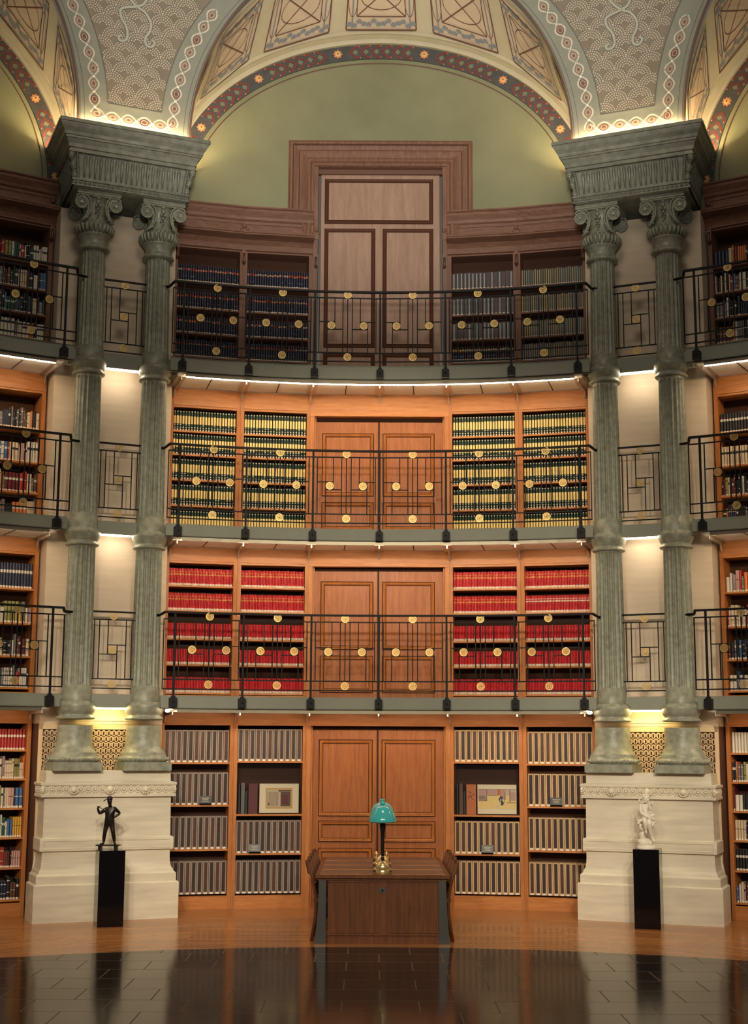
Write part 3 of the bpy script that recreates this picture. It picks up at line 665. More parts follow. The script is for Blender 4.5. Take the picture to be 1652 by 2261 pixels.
#@@PIERS
# ------------------------------------------------------------------ marble pedestals
PED = [(1.0, 0.0), (1.0, 0.445), (0.965, 0.46), (0.965, 0.55), (0.945, 0.565), (0.925, 0.60), (0.90, 0.64), (0.885, 0.70), (0.88, 0.84)]
ped_root = None
for s, nm in ((-1, 'left'), (1, 'right')):
    T = frame(22.5*s, 8.776, 0.022*(-s)); D = 0.575
    root = thing('pedestal', 'pale marble pedestal carrying the %s pair of green columns' % nm, 'pedestal', T, 'column pedestals')
    def blk(name, prof, k='marble'):
        b = MB(); b.mould(prof, [(-0.90, D), (-0.90, 0.0), (0.90, 0.0), (0.90, D)][::-1], k) if False else None
        b = MB()
        # outward is to the right of travel: go (0.9,D)->(0.9,0) has right = -x ; so travel the other way
        b.mould(prof, [(-0.90, D), (-0.90, 0.0), (0.90, 0.0), (0.90, D)], k)
        z1 = prof[-1][1]; o = prof[-1][0]; b.add([(-0.9-o, D, z1), (-0.9-o, -o, z1), (0.9+o, -o, z1), (0.9+o, D, z1)], [(0, 1, 2, 3)], k)
        obj(name, b, T, root)
    blk('base', [(0.0, 0.0), (0.0, 0.44), (-0.01, 0.45), (-0.03, 0.455), (-0.03, 0.55), (-0.045, 0.565), (-0.06, 0.575), (-0.065, 0.60), (-0.085, 0.63), (-0.095, 0.68), (-0.10, 0.74), (-0.10, 0.845)])
    b = MB(); pr = [(-0.10, 0.84), (-0.065, 0.845), (-0.065, 0.99), (-0.08, 1.0), (-0.10, 1.0)]
    b.mould(pr, [(-0.90, D), (-0.90, 0.0), (0.90, 0.0), (0.90, D)], 'marble'); b.fr(-0.80, 0.80, 0.865, 0.975, 0.02, 0.065, 0.006, 'marble'); obj('band', b, T, root)
    blk('shaft', [(-0.10, 0.99), (-0.105, 1.49), (-0.10, 1.50)])
    b = MB(); b.mould([(-0.10, 1.49), (-0.055, 1.495), (-0.055, 1.53), (-0.07, 1.54), (-0.075, 1.62), (-0.055, 1.63), (-0.045, 1.645), (-0.045, 1.67), (-0.10, 1.68)], [(-0.90, D), (-0.90, 0.0), (0.90, 0.0), (0.90, D)], 'marble'); obj('frieze_moulding', b, T, root)
    b = MB()
    def leaf(cx, cy, ax):
        for j in range(9):
            a = 2*PI*j/9; q = (cx+0.034*math.cos(a), cy, 1.585+0.034*math.sin(a)) if ax == 0 else (cx, cy+0.034*math.cos(a), 1.585+0.034*math.sin(a))
            b.ball(q, 0.018, 'marble', 6, 4)
        q = (cx, cy-0.008, 1.585) if ax == 0 else (cx, cy, 1.585); b.ball(q, 0.02, 'marble', 8, 5, (1, 1.2, 1) if ax == 0 else (1.2, 1, 1))
    for i in range(-9, 10):
        if i == 0: continue
        leaf(i*0.09, 0.072, 0)
    for sx in (-1, 1):
        for i in range(6): leaf(sx*0.828, 0.06+i*0.09, 1)
    obj('carved_garland', b, T, root)
    for cx in (-0.45, 0.0, 0.45):
        b = MB(); b.ball((cx, 0.05, 1.585), 0.05, 'marble', 12, 8, (1, 0.9, 0.9)); b.ball((cx, 0.02, 1.575), 0.025, 'marble', 8, 6)
        for j in range(7): a = PI+PI*j/6; b.ball((cx+0.05*math.cos(a), 0.04, 1.575+0.04*math.sin(a)), 0.016, 'marble', 6, 4)
        obj('carved_boss', b, T, root)
    blk('cap_slab', [(-0.11, 1.67), (-0.115, 1.815)])
# ------------------------------------------------------------------ columns
def flutef(z0, z1, nf=18, dp=0.026):
    def f(a, r, z):
        if z < z0 or z > z1: return r
        e = min(1.0, (z-z0)/0.025, (z1-z)/0.025); return r-dp*e*abs(math.sin(nf*a/2))**0.7
    return f
def vring(z0, z1, r0, r1, n=3): return [(r0+(r1-r0)*i/n, z0+(z1-z0)*i/n) for i in range(n+1)]
def collar_prof(zt, r, big):   # zt: top of the flare
    return [(r+0.005, zt-0.19), (r+0.03, zt-0.185), (r+0.042, zt-0.17), (r+0.03, zt-0.155), (r+0.012, zt-0.145), (r+0.012, zt-0.12), (r+0.03, zt-0.105), (r+0.035, zt-0.09), (r+0.045, zt-0.07), (big, zt-0.03), (big+0.005, zt-0.012), (big, zt), (r+0.035, zt+0.012), (r+0.01, zt+0.04)]
def make_column(T, label):
    root = thing('column', label, 'column', T @ Matrix.Translation((0, 0, 1.815)), 'paired fluted columns')
    b = MB(); b.box(-0.305, 0.305, -0.305, 0.305, 1.816, 1.92, 'col'); obj('plinth', b, T, root)
    b = MB(); b.lathe([(0.30, 1.921), (0.325, 1.94), (0.33, 1.96), (0.315, 1.985), (0.30, 1.99), (0.30, 2.005), (0.29, 2.01), (0.295, 2.025), (0.275, 2.05), (0.245, 2.09), (0.228, 2.14), (0.222, 2.20), (0.222, 2.38)], 48, 'col')
    for j in range(36): a = 2*PI*j/36; b.ball((0.322*math.cos(a), 0.322*math.sin(a), 1.958), 0.022, 'col', 6, 4)
    obj('base', b, T, root)
    specs = [(2.64, 4.66, 0.185, 0.172, 2.87, 4.655), (4.84, 6.91, 0.182, 0.168, 5.07, 6.90), (7.12, 8.64, 0.178, 0.160, 7.31, 8.63)]
    for (zt, r) in ((2.64, 0.215), (4.85, 0.178), (7.12, 0.174)):
        b = MB(); b.lathe(collar_prof(zt, r if zt > 3 else 0.205, 0.245 if zt < 3 else 0.232), 40, 'col')
        obj('collar', b, T, root)
    for (z0, z1, r0, r1, f0, f1) in specs:
        b = MB(); zs = [z0, z0+0.05, f0-0.001, f0, f0+0.012, f0+0.028, f0+0.3, (f0+f1)/2, f1-0.3, f1-0.028, f1-0.012, f1, z1+0.03]
        b.lathe([(r0+0.012*(1 if z < f0 else 0)*0.6+(r1-r0)*(z-z0)/(z1-z0), z) for z in zs], 18*8, 'col', flute=flutef(f0, f1)); obj('shaft', b, T, root)
    # necking and capital
    b = MB(); b.lathe([(0.165, 8.62), (0.20, 8.635), (0.215, 8.65), (0.205, 8.675), (0.185, 8.69), (0.178, 8.72), (0.18, 8.78), (0.20, 8.82), (0.215, 8.83), (0.215, 8.845), (0.20, 8.855)], 40, 'col'); obj('necking', b, T, root)
    b = MB(); n = 26
    for j in range(n):
        a = 2*PI*j/n; c, s_ = math.cos(a), math.sin(a)
        b.tube([(0.205*c, 0.205*s_, 8.845), (0.24*c, 0.24*s_, 8.89), (0.25*c, 0.25*s_, 8.94), (0.225*c, 0.225*s_, 8.985)], 0.022, 6, 'col', rs=[0.012, 0.022, 0.026, 0.012])
    obj('leaf_ring', b, T, root)
    b = MB(); b.lathe([(0.20, 8.85), (0.22, 8.92), (0.205, 8.99), (0.185, 9.02), (0.155, 9.10), (0.155, 9.20), (0.18, 9.28), (0.22, 9.33)], 40, 'col'); obj('bell', b, T, root)
    for sy in (-1, 1):
        for sx in (-1, 1):
            b = MB(); cx, cz, y0 = sx*0.228, 9.215, sy*0.245
            for (ra, dy) in ((0.080, -0.012), (0.024, 0.02)):
                N = 24; ya, yb = (sy*0.02 if ra > 0.08 else y0-sy*0.01, y0+sy*dy)
                vs = [(cx+ra*math.cos(2*PI*i/N), ya, cz+ra*math.sin(2*PI*i/N)) for i in range(N)]+[(cx+ra*0.93*math.cos(2*PI*i/N), yb, cz+ra*0.93*math.sin(2*PI*i/N)) for i in range(N)]
                b.add(vs, [(i, (i+1) % N, N+(i+1) % N, N+i) for i in range(N)], 'col', True); b.add(vs, [tuple(range(N)), tuple(range(N, 2*N))[::-1]], 'col')
            b.tube([(cx+0.076*math.cos(2*PI*i/24), y0-sy*0.004, cz+0.076*math.sin(2*PI*i/24)) for i in range(24)], 0.014, 6, 'col', closed=True)
            for j in range(8): a = 2*PI*j/8; b.ball((cx+0.042*math.cos(a), y0-sy*0.004, cz+0.042*math.sin(a)), 0.014, 'col', 6, 4)
            sweep = [(0.30, 9.275), (0.285, 9.31), (0.235, 9.335), (0.165, 9.325), (0.115, 9.28), (0.095, 9.20), (0.105, 9.11), (0.145, 9.03), (0.185, 8.985)]
            b.tube([(sx*x, sy*(0.245-0.9*x*x*(0 if z > 9.2 else 1)), z) for x, z in sweep], 0.013, 6, 'col'); b.tube([(sx*(x+0.03), sy*(0.225-0.9*x*x*(0 if z > 9.2 else 1)), z-0.012) for x, z in sweep[2:]], 0.016, 6, 'col')
            for j in range(4): b.ball((sx*(0.135+0.005*j), y0-sy*0.03, 9.02+0.045*j), 0.014, 'col', 6, 4)
            obj('volute', b, T, root)
        b = MB()
        for (x, z, rx, rz) in ((0, 9.32, 0.035, 0.03), (-0.05, 9.335, 0.045, 0.022), (0.05, 9.335, 0.045, 0.022), (0, 9.26, 0.03, 0.035), (-0.025, 9.21, 0.022, 0.025), (0.025, 9.21, 0.022, 0.025), (0, 9.17, 0.02, 0.025), (-0.02, 9.13, 0.015, 0.018), (0.02, 9.13, 0.015, 0.018), (0.01, 9.09, 0.014, 0.018), (-0.005, 9.05, 0.01, 0.014)):
            b.ball((x, sy*0.215 if z > 9.2 else sy*0.19, z), 1.0, 'col', 8, 5, (rx, 0.03, rz))
        obj('foliage', b, T, root)
    b = MB(); b.box(-0.29, 0.29, -0.275, 0.275, 9.335, 9.385, 'col'); b.box(-0.27, 0.27, -0.255, 0.255, 9.32, 9.335, 'col'); obj('abacus', b, T, root)
    return root
COLX = {(-1, 'outer'): -0.395, (-1, 'inner'): 0.485, (1, 'inner'): -0.495, (1, 'outer'): 0.392}
c0 = None
for (s, io), x in COLX.items():
    T = frame(22.5*s, RC, x); lab = 'tall fluted bronze green column, %s one of the %s pair' % (io, 'left' if s < 0 else 'right')
    if c0 is None: c0 = make_column(T, lab); cT = T
    else: copy_tree(c0, T @ Matrix.Translation((0, 0, 1.815)), lab)
# ------------------------------------------------------------------ pier entablatures
for s, nm in ((-1, 'left'), (1, 'right')):
    T = frame(22.5*s, 0, -0.01*s); Y0, X = 8.74, 0.76
    root = thing('entablature', 'heavy carved bronze green cornice block above the %s pair of columns' % nm, 'cornice', T @ Matrix.Translation((0, Y0, 9.39)), 'pier cornice blocks')
    path = [(-X, 9.8), (-X, Y0), (X, Y0), (X, 9.8)]
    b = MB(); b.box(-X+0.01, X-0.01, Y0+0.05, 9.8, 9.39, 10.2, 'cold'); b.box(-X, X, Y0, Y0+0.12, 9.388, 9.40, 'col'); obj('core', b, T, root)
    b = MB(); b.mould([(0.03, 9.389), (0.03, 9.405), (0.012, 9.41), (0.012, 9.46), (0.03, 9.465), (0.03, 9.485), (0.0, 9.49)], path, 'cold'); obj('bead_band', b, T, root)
    b = MB()
    for i in range(25):
        x = -X+0.02+(2*X-0.04)*i/24; b.ball((x, Y0-0.014, 9.435), 0.021, 'cold', 8, 5, (1, 0.8, 1)); b.box(x+0.028, x+0.034, Y0-0.026, Y0-0.01, 9.415, 9.458, 'cold')
    for sx in (-1, 1):
        for i in range(14): b.ball((sx*(X+0.014), Y0+0.03+i*0.065, 9.435), 0.021, 'cold', 6, 4)
    obj('beading', b, T, root)
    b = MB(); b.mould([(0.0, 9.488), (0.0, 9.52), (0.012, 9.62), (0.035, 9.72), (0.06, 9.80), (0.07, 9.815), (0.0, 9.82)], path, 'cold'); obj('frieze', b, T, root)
    b = MB(); nfl = 19
    for i in range(nfl):
        x = -X+0.13+(2*X-0.26)*i/(nfl-1)
        b.tube([(x, Y0-0.004, 9.52), (x, Y0-0.02, 9.62), (x, Y0-0.045, 9.72), (x, Y0-0.06, 9.775)], 0.02, 8, 'cold', rs=[0.010, 0.014, 0.022, 0.024])
        b.ball((x, Y0-0.062, 9.775), 0.024, 'cold', 8, 5)
    obj('fluting', b, T, root)
    for sx in (-1, 1):
        b = MB()
        for i in range(11):
            y = Y0+0.12+i*0.08; b.tube([(sx*(X+0.004), y, 9.52), (sx*(X+0.02), y, 9.62), (sx*(X+0.045), y, 9.72), (sx*(X+0.06), y, 9.78)], 0.02, 6, 'cold', rs=[0.01, 0.014, 0.022, 0.024])
        obj('fluting', b, T, root)
    for sx in (-1, 1):
        b = MB()
        for j in range(12):
            z = 9.50+0.027*j; o = 0.0+0.07*(j/11)**1.5
            b.ball((sx*(X+o-0.005), Y0-o+0.005, z), 0.034+0.012*math.sin(j*1.4), 'cold', 8, 5)
            b.ball((sx*(X-0.05+o*0.5), Y0-o-0.004, z), 0.024, 'cold', 6, 4)
        b.ball((sx*(X+0.05), Y0-0.05, 9.80), 0.05, 'cold', 10, 6)
        obj('acanthus_corner', b, T, root)
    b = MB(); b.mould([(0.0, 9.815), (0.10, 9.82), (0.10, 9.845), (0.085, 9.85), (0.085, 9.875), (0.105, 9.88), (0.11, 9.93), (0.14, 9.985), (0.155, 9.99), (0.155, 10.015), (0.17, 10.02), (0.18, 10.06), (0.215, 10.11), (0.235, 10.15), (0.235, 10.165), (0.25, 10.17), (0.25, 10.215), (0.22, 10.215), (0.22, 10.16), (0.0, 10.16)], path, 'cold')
    obj('crown_moulding', b, T, root)
    # cove lamps lying behind the lip of the crown
    lamp = thing('cove_light', 'hidden uplight strip on top of the %s cornice block' % nm, 'light', T @ Matrix.Translation((0, Y0-0.1, 10.165)), 'cornice uplights')
    b = MB(); b.box(-0.80, 0.80, Y0-0.17, Y0-0.14, 10.165, 10.185, 'cove'); obj('diffuser', b, T, lamp)
    for sx in (-1, 1):
        b = MB(); xx = sx*(X+0.15); b.box(xx-0.015, xx+0.015, Y0-0.02, 9.62, 10.165, 10.185, 'cove'); obj('diffuser', b, T, lamp)
#@@BALCONIES
# ------------------------------------------------------------------ balconies and railings
def spiral_mesh():
    b = MB(); N = 64; tr = 3.0; vs = []; fs = []
    for i in range(N+1):
        t = i/N; a = 2*PI*tr*t; r = 0.005+0.040*t; w_ = 0.0072
        for (dr, y) in ((-w_/2, -0.006), (w_/2, -0.006), (w_/2, 0.006), (-w_/2, 0.006)):
            vs.append(((r+dr)*math.cos(a), y, (r+dr)*math.sin(a)))
        if i: c = (i-1)*4; e = i*4; fs += [(c+j, c+(j+1) % 4, e+(j+1) % 4, e+j) for j in range(4)]
    b.add(vs, fs, 'gold')
    vs = []; fs = []
    for i in range(28):
        a = 2*PI*i/28
        for (r, y) in ((0.0435, -0.007), (0.0525, -0.007), (0.0525, 0.007), (0.0435, 0.007)): vs.append((r*math.cos(a), y, r*math.sin(a)))
        j2 = (i+1) % 28; fs += [(i*4+j, i*4+(j+1) % 4, j2*4+(j+1) % 4, j2*4+j) for j in range(4)]
    b.add(vs, fs, 'gold')
    return b.mesh('spiral_medallion')
SPIRAL = spiral_mesh()
PITCHA = 5.8
def panel_mesh(zc):
    b = MB(); h = PITCHA/2*PI/180*RB-0.012; zt, zl, zl2 = zc+1.063, zc+0.289, zc+0.168
    def X(f): return (f-0.5)*0.891
    zu, zd = zc+0.725, zc+0.620; w_ = 0.013
    for z in (zt, zl, zl2): b.bar((-h, 0, z), (h, 0, z), 0.016, 'iron')
    for f in (0.428, 0.5, 0.572, 0.064, 0.936): b.bar((X(f), 0, zl), (X(f), 0, zt), w_, 'iron')
    for sg in (0, 1):
        g = (lambda f: 1-f) if sg else (lambda f: f)
        b.bar((X(g(0.305)), 0, zd), (X(g(0.305)), 0, zt), w_, 'iron'); b.bar((X(g(0.19)), 0, zl), (X(g(0.19)), 0, zu), w_, 'iron')
        b.bar((X(g(0.064)), 0, zu), (X(g(0.305)), 0, zu), w_, 'iron'); b.bar((X(g(0.19)), 0, zd), (X(g(0.428)), 0, zd), w_, 'iron')
    return b
def railing(d, tier, idx, label):
    zc = CZ[tier]; root = thing('railing', label, 'railing', frame(d, RB, 0, zc), 'balcony railings')
    zh = zc+1.152
    lo, hi = min(idx), max(idx)
    b = MB(); b.arc(RB-0.022, RB+0.022, lo*PITCHA-0.9, hi*PITCHA+0.9, zh-0.013, zh+0.013, 'iron', 3*(hi-lo)+2)
    for e in (lo, hi):
        if abs(e) == 3:
            sg = 1 if e > 0 else -1
            p = [cyl(RB, e*PITCHA+sg*0.85, zh), cyl(RB+0.10, e*PITCHA+sg*1.05, zh-0.02), cyl(RB+0.16, e*PITCHA+sg*1.15, zh-0.03), cyl(9.0, e*PITCHA+sg*2.0, zh-0.03)]
            b.tube(p, 0.018, 8, 'iron')
    obj('handrail', b, frame(d), root)
    for i in idx:
        T = frame(d+i*PITCHA, RB)
        b = MB(); b.box(-0.013, 0.013, -0.013, 0.013, zc+0.05, zh-0.012, 'iron'); p = obj('post', b, T, root)
        b = MB(); b.box(-0.048, 0.048, -0.035, 0.058, zc-0.062, zc+0.055, 'iron'); b.box(-0.025, 0.025, -0.03, 0.03, zc+0.055, zc+0.08, 'iron'); b.ball((0, -0.036, zc), 0.012, 'iron', 6, 4)
        cl = obj('clamp', b, T, p)
    me = None
    for i in idx[:-1] if idx[0] < idx[-1] else []:
        a = (i+0.5)*PITCHA; T = frame(d+a, RB*math.cos(math.radians(PITCHA/2)))
        if me is None: me = panel_mesh(zc).mesh('panel')
        p = obj('panel', me, T, root)
        for (fx, zz) in ((0, zc+1.107), (0, zc+0.228), (-0.221, zc+0.672), (0.221, zc+0.672)):
            TT = T @ Matrix.Translation((fx, -0.004, zz)); obj('spiral_medallion', SPIRAL, TT, p)
    for e in (lo, hi):
        if abs(e) == 3:
            sg = 1 if e > 0 else -1; b = MB(); a0, a1 = e*PITCHA, e*PITCHA+sg*0.95
            for z in (zc+1.063, zc+0.289, zc+0.168): b.bar(cyl(RB, a0, z), cyl(RB, a1, z), 0.016, 'iron')
            b.bar(cyl(RB, a1, zc+0.16), cyl(RB, a1, zc+1.071), 0.013, 'iron'); obj('end_bracket', b, frame(d), root)
    return root
for tier in (1, 2, 3):
    zf0, zf1 = DK[tier]
    for d in (-45, 0, 45):
        nm = BAYN[d]; ph = 18.35
        root = thing('balcony', '%s %s with grey green steel edge and plaster soffit' % ({1: 'lowest', 2: 'middle', 3: 'uppermost'}[tier], nm+' alcove balcony'), 'balcony', frame(d, RF, 0, zf0), 'alcove balconies')
        b = MB(); b.arc(RF, RF+0.03, -ph, ph, zf0, zf1, 'fascia', 24); b.arc(RF, RF+0.07, -ph, ph, zf0-0.0, zf0+0.012, 'fascia', 24); obj('fascia', b, frame(d), root)
        b = MB(); b.arc(RF+0.031, W-0.035, -17.6, 17.6, zf0-0.018, zf1-0.01, 'plaster', 18); obj('floor_slab', b, frame(d), root)
        b = MB()
        for a in (-14.55, -8.7, -2.9, 2.9, 8.7, 14.55): b.bar(cyl(RF+0.08, a, zf0-0.02), cyl(W-0.04, a, zf0-0.02), 0.012, 'back', 0.006)
        obj('soffit_joints', b, frame(d), root)
        for a in (-17.2, -11.6, -5.8, 0.0, 5.8, 11.6, 17.2):
            TT = frame(d+a); b = MB()
            b.box(-0.065, 0.065, RF+0.13, W-0.035, zf0-0.036, zf0-0.019, 'alu'); b.box(-0.008, 0.008, RF+0.15, W-0.035, zf0-0.075, zf0-0.034, 'alu')
            b.add([(-0.008, W-0.035, zf0-0.16), (0.008, W-0.035, zf0-0.16), (0.008, W-0.05, zf0-0.16), (-0.008, W-0.05, zf0-0.16), (-0.008, W-0.035, zf0), (0.008, W-0.035, zf0), (0.008, W-0.16, zf0), (-0.008, W-0.16, zf0)], [(0,3,2,1),(0,1,5,4),(1,2,6,5),(2,3,7,6),(3,0,4,7)], 'alu')
            obj('steel_bracket', b, TT, root)
        lamp = thing('strip_light', 'thin warm light strip under the %s balcony of the %s alcove' % ({1: 'lowest', 2: 'middle', 3: 'uppermost'}[tier], nm), 'light', frame(d, RF+0.05, 0, zf0-0.02), 'balcony strip lights')
        hz = {3: 0.0, 2: 0.012, 1: 0.012}[tier]
        zs_ = zf0-(0.054 if tier == 3 else 0.032)
        b = MB(); b.arc(RF+0.035, RF+0.060, -16.9, 16.9, zs_-0.008, zs_, 'led%d' % tier, 20); obj('diffuser', b, frame(d), lamp)
        b = MB(); b.arc(RF+0.028, RF+0.034, -16.95, 16.95, zf0-(0.048 if tier < 3 else 0.056), zf0-0.001, 'rail', 20)
        for aa in (-16.9, -5.6, 5.6, 16.9): b.arc(RF+0.034, RF+0.066, aa-0.08, aa+0.08, zs_+0.0005, zf0-0.019, 'alu', 1)
        obj('housing', b, frame(d), lamp)
        if d == 0: railing(0, tier, list(range(-3, 4)), 'black iron railing with gold spirals along the central %s' % TIERN[tier])
        else: railing(d, tier, [1, 2, 3] if d < 0 else [-3, -2, -1], 'black iron railing with gold spirals on the %s alcove %s' % (nm, TIERN[tier]))
    for s, nm in ((-1, 'left'), (1, 'right')):
        T = frame(22.5*s, 0, -0.045*s)
        root = thing('balcony_bridge', 'short grey green steel landing between the %s columns, %s' % (nm, {1: 'lowest', 2: 'middle', 3: 'uppermost'}[tier]), 'balcony', T @ Matrix.Translation((0, 9.05, zf0)), 'landings between the columns')
        b = MB(); b.box(-0.72, 0.72, 9.05, 9.08, zf0+0.005, zf1+0.01, 'fascia'); obj('fascia', b, T, root)
        b = MB(); b.box(-0.72, 0.72, 9.081, RPF-0.001, zf0+0.06, zf1-0.02, 'plaster'); obj('floor_slab', b, T, root)
        lamp = thing('strip_light', 'short amber light strip under the landing between the %s columns, %s' % (nm, {1: 'lowest', 2: 'middle', 3: 'uppermost'}[tier]), 'light', T @ Matrix.Translation((0, 9.1, zf0)), 'amber strips between the columns')
        b = MB(); b.box(-0.28, 0.28, 9.065, 9.10, zf0-0.012, zf0+0.004, 'amber1' if tier == 1 else 'amber'); obj('diffuser', b, T, lamp)
        # gap railing
        root = thing('railing', 'small iron panel with three gold spirals between the %s columns, %s' % (nm, TIERN[tier]), 'railing', T @ Matrix.Translation((0, 9.07, CZ[tier])), 'railings between the columns')
        zc = CZ[tier]+0.02; y = 9.07; hw = 0.33; b = MB()
        zr, zt, zl, zl2 = zc+1.13, zc+1.03, zc+0.27, zc+0.15
        b.bar((-hw, y, zr), (hw, y, zr), 0.03, 'iron', 0.022)
        obj('handrail', b, T, root)
        b = MB()
        for z in (zt, zl, zl2): b.bar((-hw, y, z), (hw, y, z), 0.015, 'iron')
        def X(f): return -hw*0.97+2*hw*0.97*f
        zu, zd = zc+0.705, zc+0.585
        for f in (0.0, 0.12, 0.225, 0.765, 0.88, 1.0): b.bar((X(f), y, zl if 0 < f < 1 else zl2), (X(f), y, zt if 0 < f < 1 else zr), 0.012, 'iron')
        b.bar((X(0.40), y, zd), (X(0.40), y, zt), 0.012, 'iron'); b.bar((X(0.59), y, zl), (X(0.59), y, zu), 0.012, 'iron')
        b.bar((X(0.40), y, zu), (X(0.765), y, zu), 0.012, 'iron'); b.bar((X(0.225), y, zd), (X(0.59), y, zd), 0.012, 'iron')
        p = obj('panel', b, T, root)
        for (f, z) in ((0.5, zc+1.08), (0.495, (zu+zd)/2), (0.5, zc+0.21)):
            obj('spiral_medallion', SPIRAL, T @ Matrix.Translation((X(f), y-0.004, z)), p)
for i, (a, wd) in enumerate(((3.98, 0.09), (9.2, 0.09), (14.39, 0.06))):
    T = frame(a, 9.1, 0, 4.85); b = MB(); b.lathe([(0.055, -0.012), (0.05, -0.006)], 20, 'bulb'); o = obj('downlight', b, T)
    tag(o, '%s recessed downlight under the central middle balcony, counted from the doors' % ORD[i], 'light', 'recessed downlights')
for s, nm in ((-1, 'left'), (1, 'right')):
    T = frame(17.75*s, 8.88, 0, 2.57); root = thing('spotlight', 'tiny spotlight under the lowest balcony end beside the %s column' % nm, 'light', T, 'balcony end spotlights')
    b = MB(); b.ball((0, 0, 0), 0.028, 'bulb', 10, 6, (1.2, 1, 0.8)); obj('bulb', b, T, root)
    b = MB(); b.lathe([(0.02, 0.015), (0.012, 0.035)], 10, 'alu'); obj('mount', b, T, root)
#@@BOOKS
# ------------------------------------------------------------------ books
def book_mesh(name, wd, h, dp, bands, cover, round_=True):
    """bands: list of (z0frac, z1frac, material) on the spine; spine faces -y at y=0"""
    b = MB(); hw = wd/2*0.87; t = min(0.003, wd*0.12)
    zs = sorted({0.0, 1.0} | {q for bb in bands for q in bb[:2]})
    cs = [(-hw, 0.010), (-hw*0.8, 0.003), (0, 0.0), (hw*0.8, 0.003), (hw, 0.010)] if round_ else [(-hw, 0.0), (hw, 0.0)]
    for z0, z1 in zip(zs[:-1], zs[1:]):
        k = cover
        for bb in bands:
            if bb[0] <= z0+1e-6 and z1 <= bb[1]+1e-6: k = bb[2]
        vs = [(x, y, z0*h) for x, y in cs]+[(x, y, z1*h) for x, y in cs]; n = len(cs)
        b.add(vs, [(i, i+1, n+i+1, n+i) for i in range(n-1)], k, round_)
    y0 = cs[0][1]
    b.add([(-hw, y0, 0), (-hw, dp, 0), (-hw, dp, h), (-hw, y0, h), (-hw+t, dp, 0), (-hw+t, dp, h), (-hw+t, y0, h), (-hw+t, y0, 0)], [(0, 3, 2, 1), (1, 2, 5, 4), (3, 6, 5, 2)], cover)
    b.add([(hw, y0, 0), (hw, dp, 0), (hw, dp, h), (hw, y0, h), (hw-t, dp, 0), (hw-t, dp, h), (hw-t, y0, h), (hw-t, y0, 0)], [(0, 1, 2, 3), (1, 4, 5, 2), (3, 2, 5, 6)], cover)
    n = len(cs); b.add([(x, y, h) for x, y in cs], [tuple(range(n))], cover)
    b.box(-hw+t, hw-t, y0+0.003, dp-0.004, 0.003, h-0.004, 'paper')
    return b.mesh(name)
XL = HC-0.056        # half clear width of a case
def run(T, z, count, meshes, name, lab, cat, grp, jit=0.0, hj=0.0, y=0.045, x0=-XL, x1=XL, order=1):
    pitch = (x1-x0)/count; out = []
    for i in range(count):
        x = x0+pitch*(i+0.5); me = random.choice(meshes)
        TT = T @ Matrix.Translation((x, y+random.uniform(0, jit), z)) @ Matrix.Diagonal((1, 1, 1+random.uniform(-hj, hj), 1))
        j = i if order > 0 else count-1-i
        o = bpy.data.objects.new(name, me); COL.objects.link(o); o.matrix_basis = TT
        o['label'] = lab % ORD[j]; o['category'] = cat; o['group'] = grp; out.append(o)
    return out
def mass(name, rows, label, cat, grp):
    b = MB(); vs, fs, ms, sm = [], [], [], []; first = None
    me = bpy.data.meshes.new(name); base = 0; mats = None
    for (T, z, count, mesh, y) in rows:
        pitch = 2*XL/count
        mv = [v.co.copy() for v in mesh.vertices]; mf = [tuple(p.vertices) for p in mesh.polygons]; mm = [p.material_index for p in mesh.polygons]; ss = [p.use_smooth for p in mesh.polygons]
        mats = mesh.materials
        for i in range(count):
            TT = T @ Matrix.Translation((-XL+pitch*(i+0.5), y+random.uniform(0, 0.006), z)); o = len(vs)
            vs += [tuple(TT @ v) for v in mv]; fs += [tuple(o+j for j in f) for f in mf]; ms += mm; sm += ss
    me.from_pydata(vs, [], fs)
    for q in mats: me.materials.append(q)
    me.polygons.foreach_set('material_index', ms); me.polygons.foreach_set('use_smooth', sm); me.update()
    o = bpy.data.objects.new(name, me); COL.objects.link(o); tag(o, label, cat, grp, 'stuff')
CN = ['far left', 'inner left', 'inner right', 'far right']
# red law volumes
NR = 42; wr = 2*XL/NR
redm = [book_mesh('red_volume', wr, 0.232, 0.17, [(0, 0.13, 'tape'), (0.62, 0.70, 'goldleaf'), (0.78, 0.82, 'goldleaf'), (0.40, 0.43, 'redd')], 'red'),
        book_mesh('red_volume', wr, 0.236, 0.17, [(0, 0.13, 'tape'), (0.60, 0.66, 'goldleaf'), (0.80, 0.83, 'goldleaf'), (0.30, 0.33, 'redd')], 'red')]
redp = book_mesh('red_volume', wr, 0.205, 0.17, [(0, 0.15, 'tape'), (0.88, 0.91, 'redd'), (0.5, 0.52, 'redd')], 'red')
rest = []; cnt = 0
for ri, rn in enumerate(ROWN[5]):
    for cn in CN:
        T, sh = CASES[(1, cn)]
        if cnt+NR <= 300:
            run(T, sh[ri], NR, redm, 'red_volume', '%%s red bound volume from left on %s shelf, %s first-balcony bookcase' % (rn, cn), 'book', 'red bound volumes on the first balcony', 0.006, 0.004); cnt += NR
        else: rest.append((T, sh[ri], NR, redm[0] if ri < 2 else redp, 0.045))
mass('red_volume_rows', rest, 'remaining rows of identical red bound volumes on the lower first-balcony shelves', 'books', 'red bound volumes on the first balcony')
